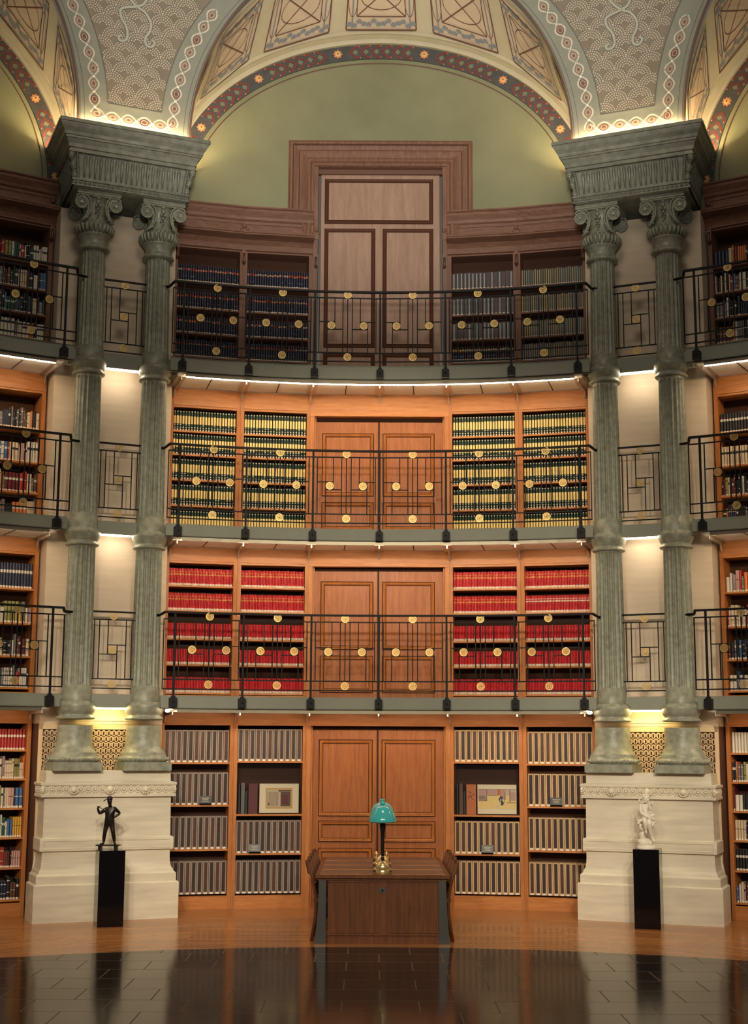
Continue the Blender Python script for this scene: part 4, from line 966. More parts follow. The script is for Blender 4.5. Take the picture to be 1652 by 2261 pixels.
# green and yellow volumes
NY = 22; wy = 2*XL/NY
def yvol(fr):
    me = MB(); w_ = wy*0.45; h = 0.285
    cs = [(-w_, 0.02), (-w_*0.75, 0.006), (0, 0), (w_*0.75, 0.006), (w_, 0.02)]
    me.add([(x, y, 0) for x, y in cs]+[(x, y, h) for x, y in cs], [(i, i+1, 6+i, 5+i) for i in range(4)], 'bgreen', True); me.box(-w_, w_, 0.0201, 0.19, 0, h, 'bgreen'); me.add([(x, y, h) for x, y in cs], [(0, 1, 2, 3, 4)], 'bgreen')
    for (z0, z1, hw, k) in fr:
        me.add([(-w_*hw, -0.001+0.006*hw, z0*h), (0, -0.002, z0*h), (w_*hw, -0.001+0.006*hw, z0*h), (-w_*hw, -0.001+0.006*hw, z1*h), (0, -0.002, z1*h), (w_*hw, -0.001+0.006*hw, z1*h)], [(0, 1, 4, 3), (1, 2, 5, 4)], k)
    return me.mesh('yellow_label_volume')
ym = [yvol([(0.0, 0.09, 0.55, 'cardw'), (0.14, 0.19, 0.5, 'cardw'), (0.27, 0.32, 0.45, 'cardw'), (0.35, 0.75, 0.8, 'yellow'), (0.82, 0.86, 0.3, 'c_green'), (0.94, 0.985, 0.5, 'cardw')]),
      yvol([(0.0, 0.09, 0.55, 'cardw'), (0.15, 0.20, 0.5, 'cardw'), (0.35, 0.74, 0.75, 'yellow'), (0.94, 0.985, 0.5, 'cardw')])]
rest = []; cnt = 0
for ri, rn in enumerate(ROWN[5]):
    for cn in CN:
        T, sh = CASES[(2, cn)]
        if cnt+NY <= 300 and not (ri == 3 and cn == 'far right'):
            run(T, sh[ri], NY, ym, 'yellow_label_volume', '%%s green volume with yellow label from left, %s shelf, %s second-balcony bookcase' % (rn, cn), 'book', 'green and yellow volumes on the second balcony', 0.004, 0.003); cnt += NY
        else: rest.append((T, sh[ri], NY, ym[0], 0.045))
mass('yellow_label_volume_rows', rest, 'remaining rows of green volumes with yellow labels, lowest second-balcony shelves', 'books', 'green and yellow volumes on the second balcony')
# navy volumes, top balcony left
nvm = [book_mesh('navy_volume', 0.035, 0.245, 0.19, [(0, 0.09, 'tape'), (0.62, 0.76, 'navyred'), (0.66, 0.70, 'goldleaf')], 'navy'),
       book_mesh('navy_volume', 0.035, 0.245, 0.19, [(0, 0.08, 'tape'), (0.66, 0.80, 'navyred'), (0.30, 0.32, 'greyl')], 'navy'),
       book_mesh('navy_volume', 0.035, 0.24, 0.19, [(0, 0.09, 'tape'), (0.68, 0.78, 'greyl')], 'navy')]
for cn in CN[:2]:
    T, sh = CASES[(3, cn)]
    for ri, rn in enumerate(ROWN[4]):
        run(T, sh[ri], 25, nvm, 'navy_volume', '%%s navy bound volume from left on %s shelf, %s top-balcony bookcase' % (rn, cn), 'book', 'navy volumes on the top balcony', 0.006, 0.01)
blm = [book_mesh('black_volume', 0.05, 0.25, 0.19, [(0, 0.08, 'tape'), (0.08, 0.98, 'greyl')], 'black', True), book_mesh('black_volume', 0.05, 0.245, 0.19, [(0, 0.06, 'tape'), (0.35, 0.9, 'navyred')], 'black', True)]
def narrow(me_name, w_, k):
    b = MB(); b.box(-w_*0.48, w_*0.48, 0.004, 0.19, 0, 0.245, 'black'); b.box(-w_*0.14, w_*0.14, 0.0, 0.004, 0.02, 0.235, k); b.box(-w_*0.3, w_*0.3, 0.0, 0.004, 0.0, 0.02, 'tape'); return b.mesh(me_name)
n1 = [narrow('black_volume', 0.054, 'greyl'), narrow('black_volume', 0.054, 'greyl'), narrow('black_volume', 0.054, 'c_maroon')]
n2 = [narrow('black_volume', 0.031, 'greyl'), narrow('black_volume', 0.031, 'c_yellow'), narrow('black_volume', 0.031, 'c_olive')]
n3 = [book_mesh('black_volume', 0.034, 0.23, 0.19, [(0, 0.08, 'tape'), (0.2, 0.27, 'greyl'), (0.38, 0.48, 'c_blue'), (0.75, 0.87, 'goldleaf')], 'black'),
      book_mesh('black_volume', 0.034, 0.23, 0.19, [(0, 0.08, 'tape'), (0.2, 0.27, 'greyl'), (0.38, 0.48, 'c_maroon'), (0.75, 0.87, 'greyl')], 'black')]
for cn in CN[2:]:
    T, sh = CASES[(3, cn)]
    for ri, rn in enumerate(ROWN[4]):
        mset, c = ((n1, 16) if ri < 3 else (n3, 26)) if cn == 'inner right' else (n2, 28)
        run(T, sh[ri], c, mset, 'black_volume', '%%s dark bound volume from left on %s shelf, %s top-balcony bookcase' % (rn, cn), 'book', 'dark volumes on the top balcony', 0.006, 0.03)
# archive slipcases, ground floor
def slip_mesh(k, h):
    b = MB(); w_ = 2*XL/11; a = w_/2*0.94
    b.box(-a, a, 0.010, 0.24, 0, h, k)
    # rim round the open front
    b.box(-a, -a+0.0155, 0, 0.010, 0, h, k); b.box(a-0.0155, a, 0, 0.010, 0, h, k); b.box(-a+0.0155, a-0.0155, 0, 0.010, h-0.016, h, k); b.box(-a+0.0155, a-0.0155, 0, 0.010, 0, 0.022, 'tape')
    return b.mesh('slipcase')
def spine_mesh(k, h):
    b = MB(); a = 0.022
    b.box(-a, a, 0.004, 0.0099, 0.030, h-0.018, k)
    for f in (0.2, 0.4, 0.6, 0.8): b.box(-a, a, 0.001, 0.004, h*f, h*f+0.006, k)
    return b.mesh('book_spine')
SLIP = {(c, h): slip_mesh(c, h) for c in ('boxgrey', 'boxtan') for h in (0.425,)}
SPN = {k: spine_mesh(k, 0.425) for k in ('spine1', 'spine2')}
SIGNS = {('inner left', 2): -0.185, ('far left', 1): 0.13, ('inner right', 2): 0.005, ('far right', 1): -0.055}
for cn in CN:
    T, sh = CASES[(0, cn)]; k = 'boxgrey' if 'left' in cn else 'boxtan'
    cw = 'grey' if 'left' in cn else 'tan'
    for ri, rn in enumerate(ROWN[4]):
        if 'inner' in cn and ri == 1: continue
        pitch = 2*XL/11
        for i in range(11):
            TT = T @ Matrix.Translation((-XL+pitch*(i+0.5), 0.05, sh[ri]))
            root = obj('slipcase', SLIP[(k, 0.425)], TT); tag(root, '%s %s archive slipcase from left on %s shelf, %s ground-floor bookcase' % (ORD[i], cw, rn, cn), 'slipcase', 'archive slipcases on the ground floor')
            obj('book_spine', SPN['spine1' if random.random() < 0.65 else 'spine2'], TT, root)
for (cn, ri), x in SIGNS.items():
    T, sh = CASES[(0, cn)]; TT = T @ Matrix.Translation((x, 0.0, sh[ri]))
    b = MB(); b.add([(-0.08, 0.0, 0.0), (0.08, 0.0, 0.0), (0.08, 0.03, 0.115), (-0.08, 0.03, 0.115), (-0.08, 0.04, 0.0), (0.08, 0.04, 0.0), (0.08, 0.036, 0.115), (-0.08, 0.036, 0.115)], [(0,1,2,3),(4,7,6,5),(0,4,5,1),(3,2,6,7),(0,3,7,4),(1,5,6,2)], 'sign')
    b.box(-0.08, 0.08, -0.004, 0.04, 0.0, 0.02, 'blackbox')
    o = obj('shelf_sign', b, TT); tag(o, 'small dark notice card on the %s shelf of the %s ground-floor bookcase' % (ROWN[4][ri], cn), 'sign', 'small shelf notices')
    b = MB()
    for j, wl in enumerate((0.05, 0.035, 0.042)):
        zz = 0.085-j*0.02; yy = 0.03*zz/0.115-0.001; b.add([(-wl, yy-0.001, zz), (wl, yy-0.001, zz), (wl, yy+0.0005, zz+0.006), (-wl, yy+0.0005, zz+0.006)], [(0, 1, 2, 3)], 'signbar')
    obj('sign_text', b, TT, o)
# display shelves
for cn in ('inner left', 'inner right'):
    T, sh = CASES[(0, cn)]; z = sh[1]; L = cn == 'inner left'; nm = cn.split()[1]
    xm, wm, hm = (0.135, 0.265, 0.40) if L else (0.135, 0.262, 0.40)
    TT = T @ Matrix.Translation((xm, 0.07, z))
    root = thing('display_print', 'cream matted %s standing on the display shelf of the %s ground-floor bookcase' % ('sepia manuscript page' if L else 'painted interior scene', cn), 'framed print', TT, 'matted prints on display')
    b = MB(); b.box(-wm, wm, 0, 0.012, 0.012, hm, 'mat'); b.box(-wm-0.003, wm+0.003, 0.012, 0.018, 0.010, hm+0.002, 'brownline'); obj('mat_board', b, TT, root)
    b = MB()
    if L:
        b.box(-0.18, 0.18, -0.003, 0.0, 0.07, 0.34, 'c_yellow')
        b.box(-0.165, 0.165, -0.004, -0.003, 0.085, 0.325, 'c_cream')
        for i in range(9): b.box(-0.155+i*0.017, -0.150+i*0.017, -0.005, -0.004, 0.10, 0.29, 'c_brown')
        b.box(0.02, 0.155, -0.006, -0.004, 0.10, 0.29, 'c_brown'); b.box(0.04, 0.12, -0.007, -0.006, 0.13, 0.25, 'c_maroon'); b.box(-0.01, 0.16, -0.005, -0.004, 0.295, 0.315, 'brownline')
        b.ball((-0.14, -0.004, 0.13), 0.014, 'c_brown', 8, 4, (1, 0.2, 1))
    else:
        b.box(-0.25, 0.255, -0.003, 0.0, 0.08, 0.335, 'yellow')
        b.box(-0.25, 0.255, -0.004, -0.003, 0.255, 0.335, 'c_cream')
        for (x0, x1, z0, z1, k) in ((-0.25, -0.14, 0.19, 0.335, 'c_pink'), (-0.24, -0.15, 0.20, 0.25, 'c_white'), (-0.14, -0.133, 0.18, 0.335, 'brownline'), (-0.245, -0.14, 0.185, 0.192, 'brownline'), (-0.13, -0.01, 0.27, 0.33, 'c_pink'), (-0.12, 0.0, 0.255, 0.262, 'brownline'), (0.0, 0.05, 0.26, 0.335, 'c_orange'), (0.055, 0.12, 0.20, 0.335, 'c_pink'), (0.10, 0.105, 0.16, 0.30, 'brownline'), (0.17, 0.178, 0.17, 0.33, 'brownline'), (0.13, 0.25, 0.16, 0.167, 'brownline'), (0.18, 0.25, 0.19, 0.30, 'c_pink'), (-0.25, 0.255, 0.335, 0.340, 'brownline')):
            b.box(x0, x1, -0.006, -0.004, z0, z1, k)
        vs = [(0.05, -0.007, 0.255), (0.085, -0.007, 0.235), (0.065, -0.007, 0.20), (0.095, -0.007, 0.16), (0.08, -0.007, 0.125), (0.05, -0.007, 0.13), (0.055, -0.007, 0.165), (0.02, -0.007, 0.20)]
        b.add(vs, [tuple(range(8))], 'c_navy'); b.add([(0.05, -0.008, 0.215), (0.062, -0.008, 0.20), (0.05, -0.008, 0.18), (0.04, -0.008, 0.195)], [(0, 1, 2, 3)], 'c_white')
        for x in (-0.05, 0.0, 0.02): b.box(x-0.008, x+0.008, -0.006, -0.004, 0.10, 0.13, 'c_white')
    obj('printed_picture', b, TT, root)
    b = MB(); b.box(-wm*0.9, wm*0.9, -0.01, 0.05, 0.0, 0.010, 'blackbox'); obj('easel_foot', b, TT, root)
    items = [(-0.40, 0.022, 0.40, 'c_black', 'thin black'), (-0.352, 0.055, 0.41, 'c_grey' if L else 'c_brown', 'grey' if L else 'tan grey'), (-0.305, 0.030, 0.30 if L else 0.31, 'c_black', 'narrow black'), (-0.215, 0.14 if L else 0.15, 0.40, 'c_maroon' if L else 'c_orange', 'wide maroon' if L else 'wide orange red')]
    for (x, w_, h, k, cl) in items:
        zz = z if h > 0.35 else z+0.05*0
        me = book_mesh('album', w_, h, 0.16, [], k, False)
        o = bpy.data.objects.new('album', me); COL.objects.link(o); o.matrix_basis = T @ Matrix.Translation((x, 0.10, z)); tag(o, '%s album beside the matted print, %s ground-floor bookcase' % (cl, cn), 'book', 'albums on the display shelves')
    if not L:
        b = MB()
        for j in range(16): a = j*2.4; r = 0.012*math.sqrt(j); b.ball((r*math.cos(a), -0.001, 0.25+r*math.sin(a)*1.4), 0.008, 'c_pink' if j % 2 else 'c_maroon', 6, 4, (1, 0.3, 1))
        c = obj('cover_ornament', b, T @ Matrix.Translation((-0.215, 0.10, z)), o) if False else None
        WM[o.name] = T @ Matrix.Translation((-0.215, 0.10, z)); obj('cover_ornament', b, WM[o.name], o)
    b = MB(); b.box(-XL+0.004, XL-0.004, 0.018, 0.023, z+0.002, z+0.66, 'glass'); o = obj('glass_pane', b, T); tag(o, 'clear glass pane closing the display shelf of the %s ground-floor bookcase' % cn, 'glass')
# mixed books in the side alcoves
PAL = ['c_white', 'c_cream', 'c_grey', 'c_black', 'c_navy', 'c_blue', 'c_red', 'c_orange', 'c_green', 'c_olive', 'c_brown', 'c_maroon', 'c_lilac', 'c_yellow', 'c_pink']
PW = {'dark': [1, 2, 4, 8, 4, 1, 0.5, 0.6, 0.5, 0.3, 2, 1, 0.5, 0.3, 0.5], 'light': [8, 6, 2, 1.5, 1, 0.8, 1, 0.4, 0.8, 0.8, 1, 1, 1, 0.6, 0.8], 'mixed': [5, 3, 3, 4, 3, 2, 2, 1, 1.5, 0.8, 2, 1.5, 1, 1, 0.8]}
SPEC = {('left', 0): ['redset', 'light', 'light', 'light', 'mixed', 'dark'], ('left', 1): ['navyset', 'light', 'dark', 'light'], ('left', 2): ['dark', 'light', 'mixed', 'light'], ('left', 3): ['mixed', 'mixed', 'dark', 'light'],
        ('right', 0): ['whiteset', 'mixed', 'light', 'mixed', 'blackset', 'light'], ('right', 1): ['light', 'light', 'dark', 'light'], ('right', 2): ['blackset', 'tanset', 'dark', 'dark'], ('right', 3): ['mixed', 'mixed', 'dark', 'mixed']}
BM = {}
def mixed_mesh(k, w_, h, var):
    key = (k, w_, h, var)
    if key not in BM:
        lt = 'c_black' if k in ('c_white', 'c_cream', 'c_yellow', 'c_pink', 'c_olive') else 'c_white'
        bands = {0: [(0, 0.1, 'tape'), (0.45, 0.8, k), (0.55, 0.58, lt)], 1: [(0, 0.09, 'tape'), (0.6, 0.72, lt)], 2: [(0, 0.1, 'tape')], 3: [(0.3, 0.33, lt), (0.8, 0.84, lt), (0, 0.1, 'tape')]}[var]
        BM[key] = book_mesh('hardcover_book', w_, h, 0.17, bands, k, w_ > 0.025)
    return BM[key]
for (sd, tier), spec in SPEC.items():
    T, sh = CASES[(tier, sd)]; rn = ROWN[len(sh)]; sgn = 1 if sd == 'left' else -1   # pier end is +x for the left alcove
    for ri, z in enumerate(sh):
        kind = spec[ri]; x = XL-0.004; idx = 0; hmax = ({0: 0.30, 1: 0.36, 2: 0.36, 3: 0.34}[tier])
        prev = None; left = 0
        while x > -XL+0.05:
            if kind.endswith('set'):
                k = {'red': 'c_red', 'navy': 'c_navy', 'white': 'c_white', 'black': 'c_black', 'tan': 'c_cream'}[kind[:-3]]; w_ = 0.038; h = 0.26; var = 1 if kind != 'whiteset' else 2; h = 0.33 if kind == 'navyset' else h
            else:
                if left > 0: left -= 1
                else:
                    k = random.choices(PAL, PW[kind])[0]; w_ = random.choice([0.016, 0.022, 0.028, 0.036, 0.048]); h = random.choice([0.2, 0.225, 0.25, 0.25, 0.28]) ; var = random.randrange(4); left = random.choice([0, 0, 0, 0, 1, 3])
                h = min(h, hmax)
            xc = x-w_/2; P = (T @ Vector((sgn*xc, 0.05, z+0.1))); px = project(P)[0]
            x -= w_+0.0008
            if px < -14 or px > 1666: break
            me = mixed_mesh(k, w_, h, var)
            o = bpy.data.objects.new({0: 'hardcover_book', 1: 'first_balcony_book', 2: 'second_balcony_book', 3: 'top_balcony_book'}[tier], me); COL.objects.link(o)  # one mixed lot of books, the object name varies by tier only
            o.matrix_basis = T @ Matrix.Translation((sgn*xc, 0.045+random.uniform(0, 0.012), z))
            tag(o, '%s book, %s from the pier, %s shelf, %s alcove, %s' % (k[2:], ORD[idx], rn[ri], sd, TIERN[tier]), 'book', 'mixed books in the %s alcove' % sd); idx += 1
#@@TABLE
# ------------------------------------------------------------------ reading table
TX = 0.04; TY = 6.16
T = Matrix.Translation((TX, TY, 0))
root = thing('reading_table', 'long oak reading table with dark metal legs and leather inlays in front of the doors', 'table', T)
b = MB(); b.box(-0.74, 0.74, 0, 2.52, 0.70, 0.737, 'table'); b.box(-0.715, 0.715, 0.025, 2.495, 0.675, 0.70, 'table'); obj('table_top', b, T, root)
for sx in (-1, 1):
    for j in range(4):
        b = MB(); xa, xb = sorted((sx*0.11, sx*0.69)); b.box(xa, xb, 0.07+j*0.61, 0.62+j*0.61, 0.737, 0.740, 'leather'); b.box(xa, xb, 0.05+j*0.61, 0.062+j*0.61, 0.737, 0.743, 'oakh'); obj('leather_inlay', b, T, root)
b = MB(); b.box(-0.60, 0.63, 0.05, 0.075, 0.0, 0.68, 'table')
for i in range(22):
    x = -0.57+i*0.054
    if abs(x+0.0) < 0.06: continue
    b.box(x, x+0.048, 0.043, 0.052, 0.115, 0.655, 'table')
b.box(-0.60, 0.63, 0.036, 0.052, 0.655, 0.68, 'table'); b.box(-0.60, 0.63, 0.036, 0.052, 0.09, 0.112, 'table'); b.box(-0.045, 0.045, 0.038, 0.052, 0.11, 0.655, 'table'); obj('end_panel', b, T, root)
b = MB(); b.box(-0.035, 0.035, 0.030, 0.038, 0.54, 0.60, 'steel'); b.ball((0, 0.03, 0.57), 0.012, 'blackbox', 8, 5); obj('socket_plate', b, T, root)
b = MB(); b.box(-0.60, 0.63, 2.44, 2.47, 0.0, 0.68, 'table'); obj('end_panel', b, T, root)
for sx in (-1, 1):
    for yy in (0.02, 2.38):
        b = MB(); N = 10; vs = []
        for i in range(N+1):
            t = i/N; z = 0.675*t; xo = 0.70+0.045*(1-t)**2; xi = 0.62
            for (x, y) in ((xi, yy), (xo, yy), (xo, yy+0.10), (xi, yy+0.10)): vs.append((sx*x, y, z))
        b.add(vs, [(i*4+j, i*4+(j+1) % 4, i*4+4+(j+1) % 4, i*4+4+j) for i in range(N) for j in range(4)]+[(0, 1, 2, 3)], 'steel'); obj('leg', b, T, root)
# desk lamps
def lamp(T, label):
    root = thing('desk_lamp', label, 'lamp', T, 'teal desk lamps')
    b = MB(); b.lathe([(0.075, 0.0), (0.078, 0.04), (0.075, 0.045)], 28, 'brass'); b.box(-0.105, 0.105, -0.02, 0.02, 0.045, 0.055, 'brass'); b.lathe([(0.075, 0.055), (0.077, 0.075), (0.068, 0.105), (0.045, 0.13), (0.015, 0.142), (0.012, 0.175), (0.02, 0.185), (0.012, 0.195)], 28, 'brass'); obj('base', b, T, root)
    b = MB(); b.lathe([(0.017, 0.14), (0.019, 0.3), (0.021, 0.32), (0.019, 0.34), (0.024, 0.46), (0.034, 0.50), (0.036, 0.545)], 16, 'bronze'); obj('stem', b, T, root)
    b = MB(); b.lathe([(0.022, 0.545), (0.03, 0.56), (0.02, 0.575)], 12, 'paper'); obj('socket', b, T, root)
    b = MB(); outer = [(0.155, 0.565), (0.156, 0.572), (0.150, 0.60), (0.138, 0.645), (0.118, 0.69), (0.088, 0.725), (0.05, 0.745), (0.03, 0.75)]
    prof = outer+[(q[0]-0.006, q[1]-0.006) for q in outer[::-1]]+[(0.155, 0.565)]
    n = 40; vs = []; fs = []
    for (r, z) in prof:
        for i in range(n): a = 2*PI*i/n; vs.append((r*math.cos(a), r*math.sin(a), z))
    fs = [(j*n+i, j*n+(i+1) % n, (j+1)*n+(i+1) % n, (j+1)*n+i) for j in range(len(prof)-1) for i in range(n)]
    b.add(vs, fs, 'teal', True); obj('lamp_shade', b, T, root)
    b = MB(); b.lathe([(0.02, 0.742), (0.022, 0.752), (0.032, 0.765), (0.034, 0.775), (0.025, 0.783), (0.018, 0.787)], 20, 'teal'); obj('finial', b, T, root)
    return root
l0 = lamp(Matrix.Translation((TX+0.002, TY+0.14, 0.738)), 'teal domed desk lamp at the near end of the table')
copy_tree(l0, Matrix.Translation((TX+0.002, TY+0.95, 0.738)), 'second teal desk lamp, half hidden behind the nearest lamp')
for j in range(3):
    y = TY+0.47+j*0.68 if j else TY+0.45; T = Matrix.Translation((TX, TY+0.45+0.75*j, 0.737))
    root = thing('brass_socket_post', '%s pair of brass leaf fittings behind the near lamp base' % ['nearest', 'middle', 'farthest'][j], 'fitting', T, 'brass fittings down the table')
    b = MB(); b.box(-0.1, 0.1, -0.03, 0.03, 0.001, 0.014, 'bronze'); obj('plate', b, T, root)
    for sx in (-1, 1):
        b = MB(); b.ball((sx*0.062, 0, 0.07), 0.03, 'brass', 10, 7, (0.7, 0.7, 1.5)); b.tube([(sx*0.06, 0, 0.012), (sx*0.075, 0, 0.04), (sx*0.095, 0, 0.03)], 0.009, 6, 'brass'); obj('brass_leaf', b, T, root)
# chairs
def chair(T, label):
    root = thing('reading_chair', label, 'chair', T, 'oak chairs at the reading table')
    b = MB(); b.box(-0.21, 0.21, -0.20, 0.22, 0.42, 0.46, 'table'); obj('seat', b, T, root)
    for sx in (-1, 1):
        b = MB(); b.bar((sx*0.19, -0.18, 0), (sx*0.19, -0.17, 0.42), 0.035, 'table'); obj('leg', b, T, root)
        b = MB(); b.tube([(sx*0.19, 0.24, 0), (sx*0.19, 0.20, 0.25), (sx*0.19, 0.19, 0.45), (sx*0.19, 0.24, 0.70), (sx*0.19, 0.28, 0.835)], 0.02, 6, 'table'); obj('leg', b, T, root)
    b = MB(); vs = []
    for i in range(9):
        x = -0.215+0.43*i/8; c = 0.03*(1-(2*i/8-1)**2); vs += [(x, 0.250+c, 0.72), (x, 0.270+c, 0.72), (x, 0.300+c, 0.855), (x, 0.280+c, 0.855)]
    b.add(vs, [(i*4+j, i*4+(j+1) % 4, i*4+4+(j+1) % 4, i*4+4+j) for i in range(8) for j in range(4)]+[(0, 1, 2, 3), (35, 34, 33, 32)], 'table'); obj('backrest', b, T, root)
    b = MB(); b.bar((-0.19, 0.22, 0.60), (0.19, 0.22, 0.60), 0.03, 'table'); obj('stretcher', b, T, root)
    return root
ch = None
for sd in (-1, 1):
    for j in range(4):
        # chair front (-y local) points to the table
        Tc = Matrix.Translation((TX+sd*0.545, TY+0.46+0.54*j, 0)) @ Matrix.Rotation(-sd*PI/2, 4, 'Z')
        lab = 'dark oak chair tucked under the %s side of the table, %s from the near end' % ('left' if sd < 0 else 'right', ORD[j])
        if ch is None: ch = chair(Tc, lab)
        else: copy_tree(ch, Tc, lab)
#@@STATUES
# ------------------------------------------------------------------ statues
def skin_body(name, nodes, edges, k, T, parent, sub=2):
    """nodes: dict id -> (x,y,z,r)"""
    ids = list(nodes); me = bpy.data.meshes.new(name); me.from_pydata([nodes[i][:3] for i in ids], [(ids.index(a), ids.index(c)) for a, c in edges], [])
    o = bpy.data.objects.new(name, me); COL.objects.link(o); me.materials.append(M[k])
    sk = o.modifiers.new('skin', 'SKIN'); sk.use_smooth_shade = True
    for i, idn in enumerate(ids):
        v = me.skin_vertices[0].data[i]; r = nodes[idn][3]; r = r if isinstance(r, tuple) else (r, r); v.radius = (r[0]*1.2, r[1]*1.2); v.use_root = (i == 0)
    ss = o.modifiers.new('sub', 'SUBSURF'); ss.levels = sub; ss.render_levels = sub
    o.parent = parent; o.matrix_basis = WM[parent.name].inverted() @ T; WM[o.name] = T.copy()
    return o
def plinth(T, h, label):
    root = thing('display_plinth', label, 'plinth', T, 'black statue plinths')
    b = MB(); b.box(-0.155, 0.155, -0.155, 0.155, 0, h, 'blackbox'); obj('block', b, T, root)
    return root
PLL = Matrix.Translation((-3.235, 7.68, 0)) @ Matrix.Rotation(math.radians(19), 4, 'Z')
plinth(PLL, 0.885, 'tall black plinth carrying the dark bronze figure')
PLR = Matrix.Translation((3.255, 7.70, 0)) @ Matrix.Rotation(math.radians(-18), 4, 'Z')
plinth(PLR, 0.925, 'tall black plinth carrying the white marble figure')
TS = Matrix.Translation((-3.255, 7.66, 0.886))
root = thing('bronze_statue', 'dark bronze standing figure holding a thin sword, left of the reading table', 'statue', TS)
b = MB(); b.box(-0.125, -0.08, -0.03, 0.03, 0.0, 0.05, 'bronze'); b.box(0.065, 0.11, -0.03, 0.03, 0.0, 0.05, 'bronze'); b.box(-0.15, 0.135, -0.055, 0.06, 0.048, 0.062, 'bronze'); obj('statue_base', b, TS, root)
N = {'pel': (-0.005, 0, 0.335, (0.048, 0.034)), 'wai': (0.0, -0.004, 0.385, (0.038, 0.030)), 'che': (0.004, 0, 0.45, (0.052, 0.036)), 'nk0': (0.0, 0, 0.508, (0.026, 0.022)), 'nk': (-0.002, -0.002, 0.53, 0.016), 'hd0': (-0.006, -0.008, 0.555, (0.021, 0.024)), 'hd': (-0.008, -0.006, 0.59, (0.026, 0.030)), 'hd2': (-0.01, -0.002, 0.615, (0.016, 0.018)),
     'lh': (-0.035, 0, 0.31, (0.030, 0.030)), 'lk': (-0.052, -0.014, 0.20, 0.021), 'lc': (-0.060, 0.004, 0.155, 0.022), 'la': (-0.066, 0.004, 0.085, 0.012), 'lf': (-0.070, -0.010, 0.070, 0.012), 'lt': (-0.105, -0.045, 0.068, 0.010),
     'rh': (0.030, 0, 0.31, (0.030, 0.030)), 'rk': (0.048, -0.014, 0.20, 0.021), 'rc': (0.056, 0.006, 0.155, 0.022), 'ra': (0.066, 0.004, 0.085, 0.012), 'rf': (0.068, -0.010, 0.070, 0.012), 'rt': (0.095, -0.045, 0.068, 0.010),
     'ls': (-0.058, 0, 0.475, 0.024), 'le': (-0.125, -0.012, 0.425, 0.017), 'lw': (-0.142, -0.04, 0.49, 0.011), 'lhd': (-0.128, -0.05, 0.512, (0.012, 0.010)),
     'rs': (0.064, 0, 0.483, 0.024), 're': (0.118, 0.02, 0.43, 0.016), 'rw': (0.066, -0.008, 0.39, 0.011), 'rhd': (0.045, -0.02, 0.382, 0.012)}
E_ = [('pel', 'wai'), ('wai', 'che'), ('che', 'nk0'), ('nk0', 'nk'), ('nk', 'hd0'), ('hd0', 'hd'), ('hd', 'hd2'), ('pel', 'lh'), ('lh', 'lk'), ('lk', 'lc'), ('lc', 'la'), ('la', 'lf'), ('lf', 'lt'), ('pel', 'rh'), ('rh', 'rk'), ('rk', 'rc'), ('rc', 'ra'), ('ra', 'rf'), ('rf', 'rt'), ('che', 'ls'), ('ls', 'le'), ('le', 'lw'), ('lw', 'lhd'), ('che', 'rs'), ('rs', 're'), ('re', 'rw'), ('rw', 'rhd')]
skin_body('statue_body', N, E_, 'bronze', TS, root)
b = MB()
for j in range(4): b.tube([(-0.128+0.006*j-0.009, -0.056, 0.510), (-0.132+0.006*j-0.006, -0.066, 0.516), (-0.126+0.006*j, -0.066, 0.506)], 0.0035, 5, 'bronze')
b.tube([(-0.12, -0.05, 0.512), (-0.113, -0.060, 0.520)], 0.004, 5, 'bronze')
obj('fingers', b, TS, root); b = MB()
for j in range(4): b.tube([(0.045, -0.025, 0.388-0.006*j), (0.028, -0.034, 0.386-0.006*j), (0.018, -0.032, 0.382-0.006*j)], 0.0035, 5, 'bronze')
obj('fingers', b, TS, root)
b = MB(); b.ball((-0.008, -0.032, 0.583), 0.006, 'bronze', 6, 4, (0.8, 1, 1.4)); b.box(-0.016, 0.0, -0.031, -0.027, 0.570, 0.572, 'bronze'); b.ball((-0.016, -0.029, 0.593), 0.004, 'bronze', 6, 4); b.ball((0.0, -0.029, 0.593), 0.004, 'bronze', 6, 4); obj('face', b, TS, root)
b = MB(); b.ball((-0.008, 0, 0.606), 0.036, 'bronze', 14, 8, (1, 1, 0.95)); b.tube([(-0.03, -0.02, 0.605), (-0.055, -0.04, 0.59), (-0.073, -0.05, 0.576)], 0.006, 6, 'bronze'); obj('cap', b, TS, root)
b = MB(); b.tube([(-0.153, -0.062, 0.520), (-0.125, -0.064, 0.512), (-0.03, -0.062, 0.455), (0.012, -0.058, 0.425)], 0.0038, 6, 'bronze'); obj('sword', b, TS, root)
# white marble group
TW = Matrix.Translation((3.235, 7.66, 0.926))
root = thing('marble_statue', 'white marble seated figure on a rock, right of the reading table', 'statue', TW)
b = MB(); b.lathe([(0.115, 0.0), (0.12, 0.015), (0.108, 0.03), (0.10, 0.04), (0.10, 0.05)], 32, 'white'); obj('statue_base', b, TW, root)
b = MB()
rnd = random.Random(3)
for (x, y, z, r, s3) in ((-0.02, 0.02, 0.08, 0.07, (1.2, 0.9, 0.7)), (0.03, 0.03, 0.07, 0.05, (1.3, 1, 0.6)), (-0.04, 0.03, 0.16, 0.05, (0.8, 0.8, 1.3)), (0.0, 0.045, 0.24, 0.055, (1, 0.8, 1.6)), (0.05, 0.04, 0.27, 0.05, (1, 0.8, 1.1)), (-0.05, 0.03, 0.30, 0.04, (1, 0.9, 1.2))): b.ball((x, y, z), r, 'white', 12, 8, s3)
obj('rock', b, TW, root)
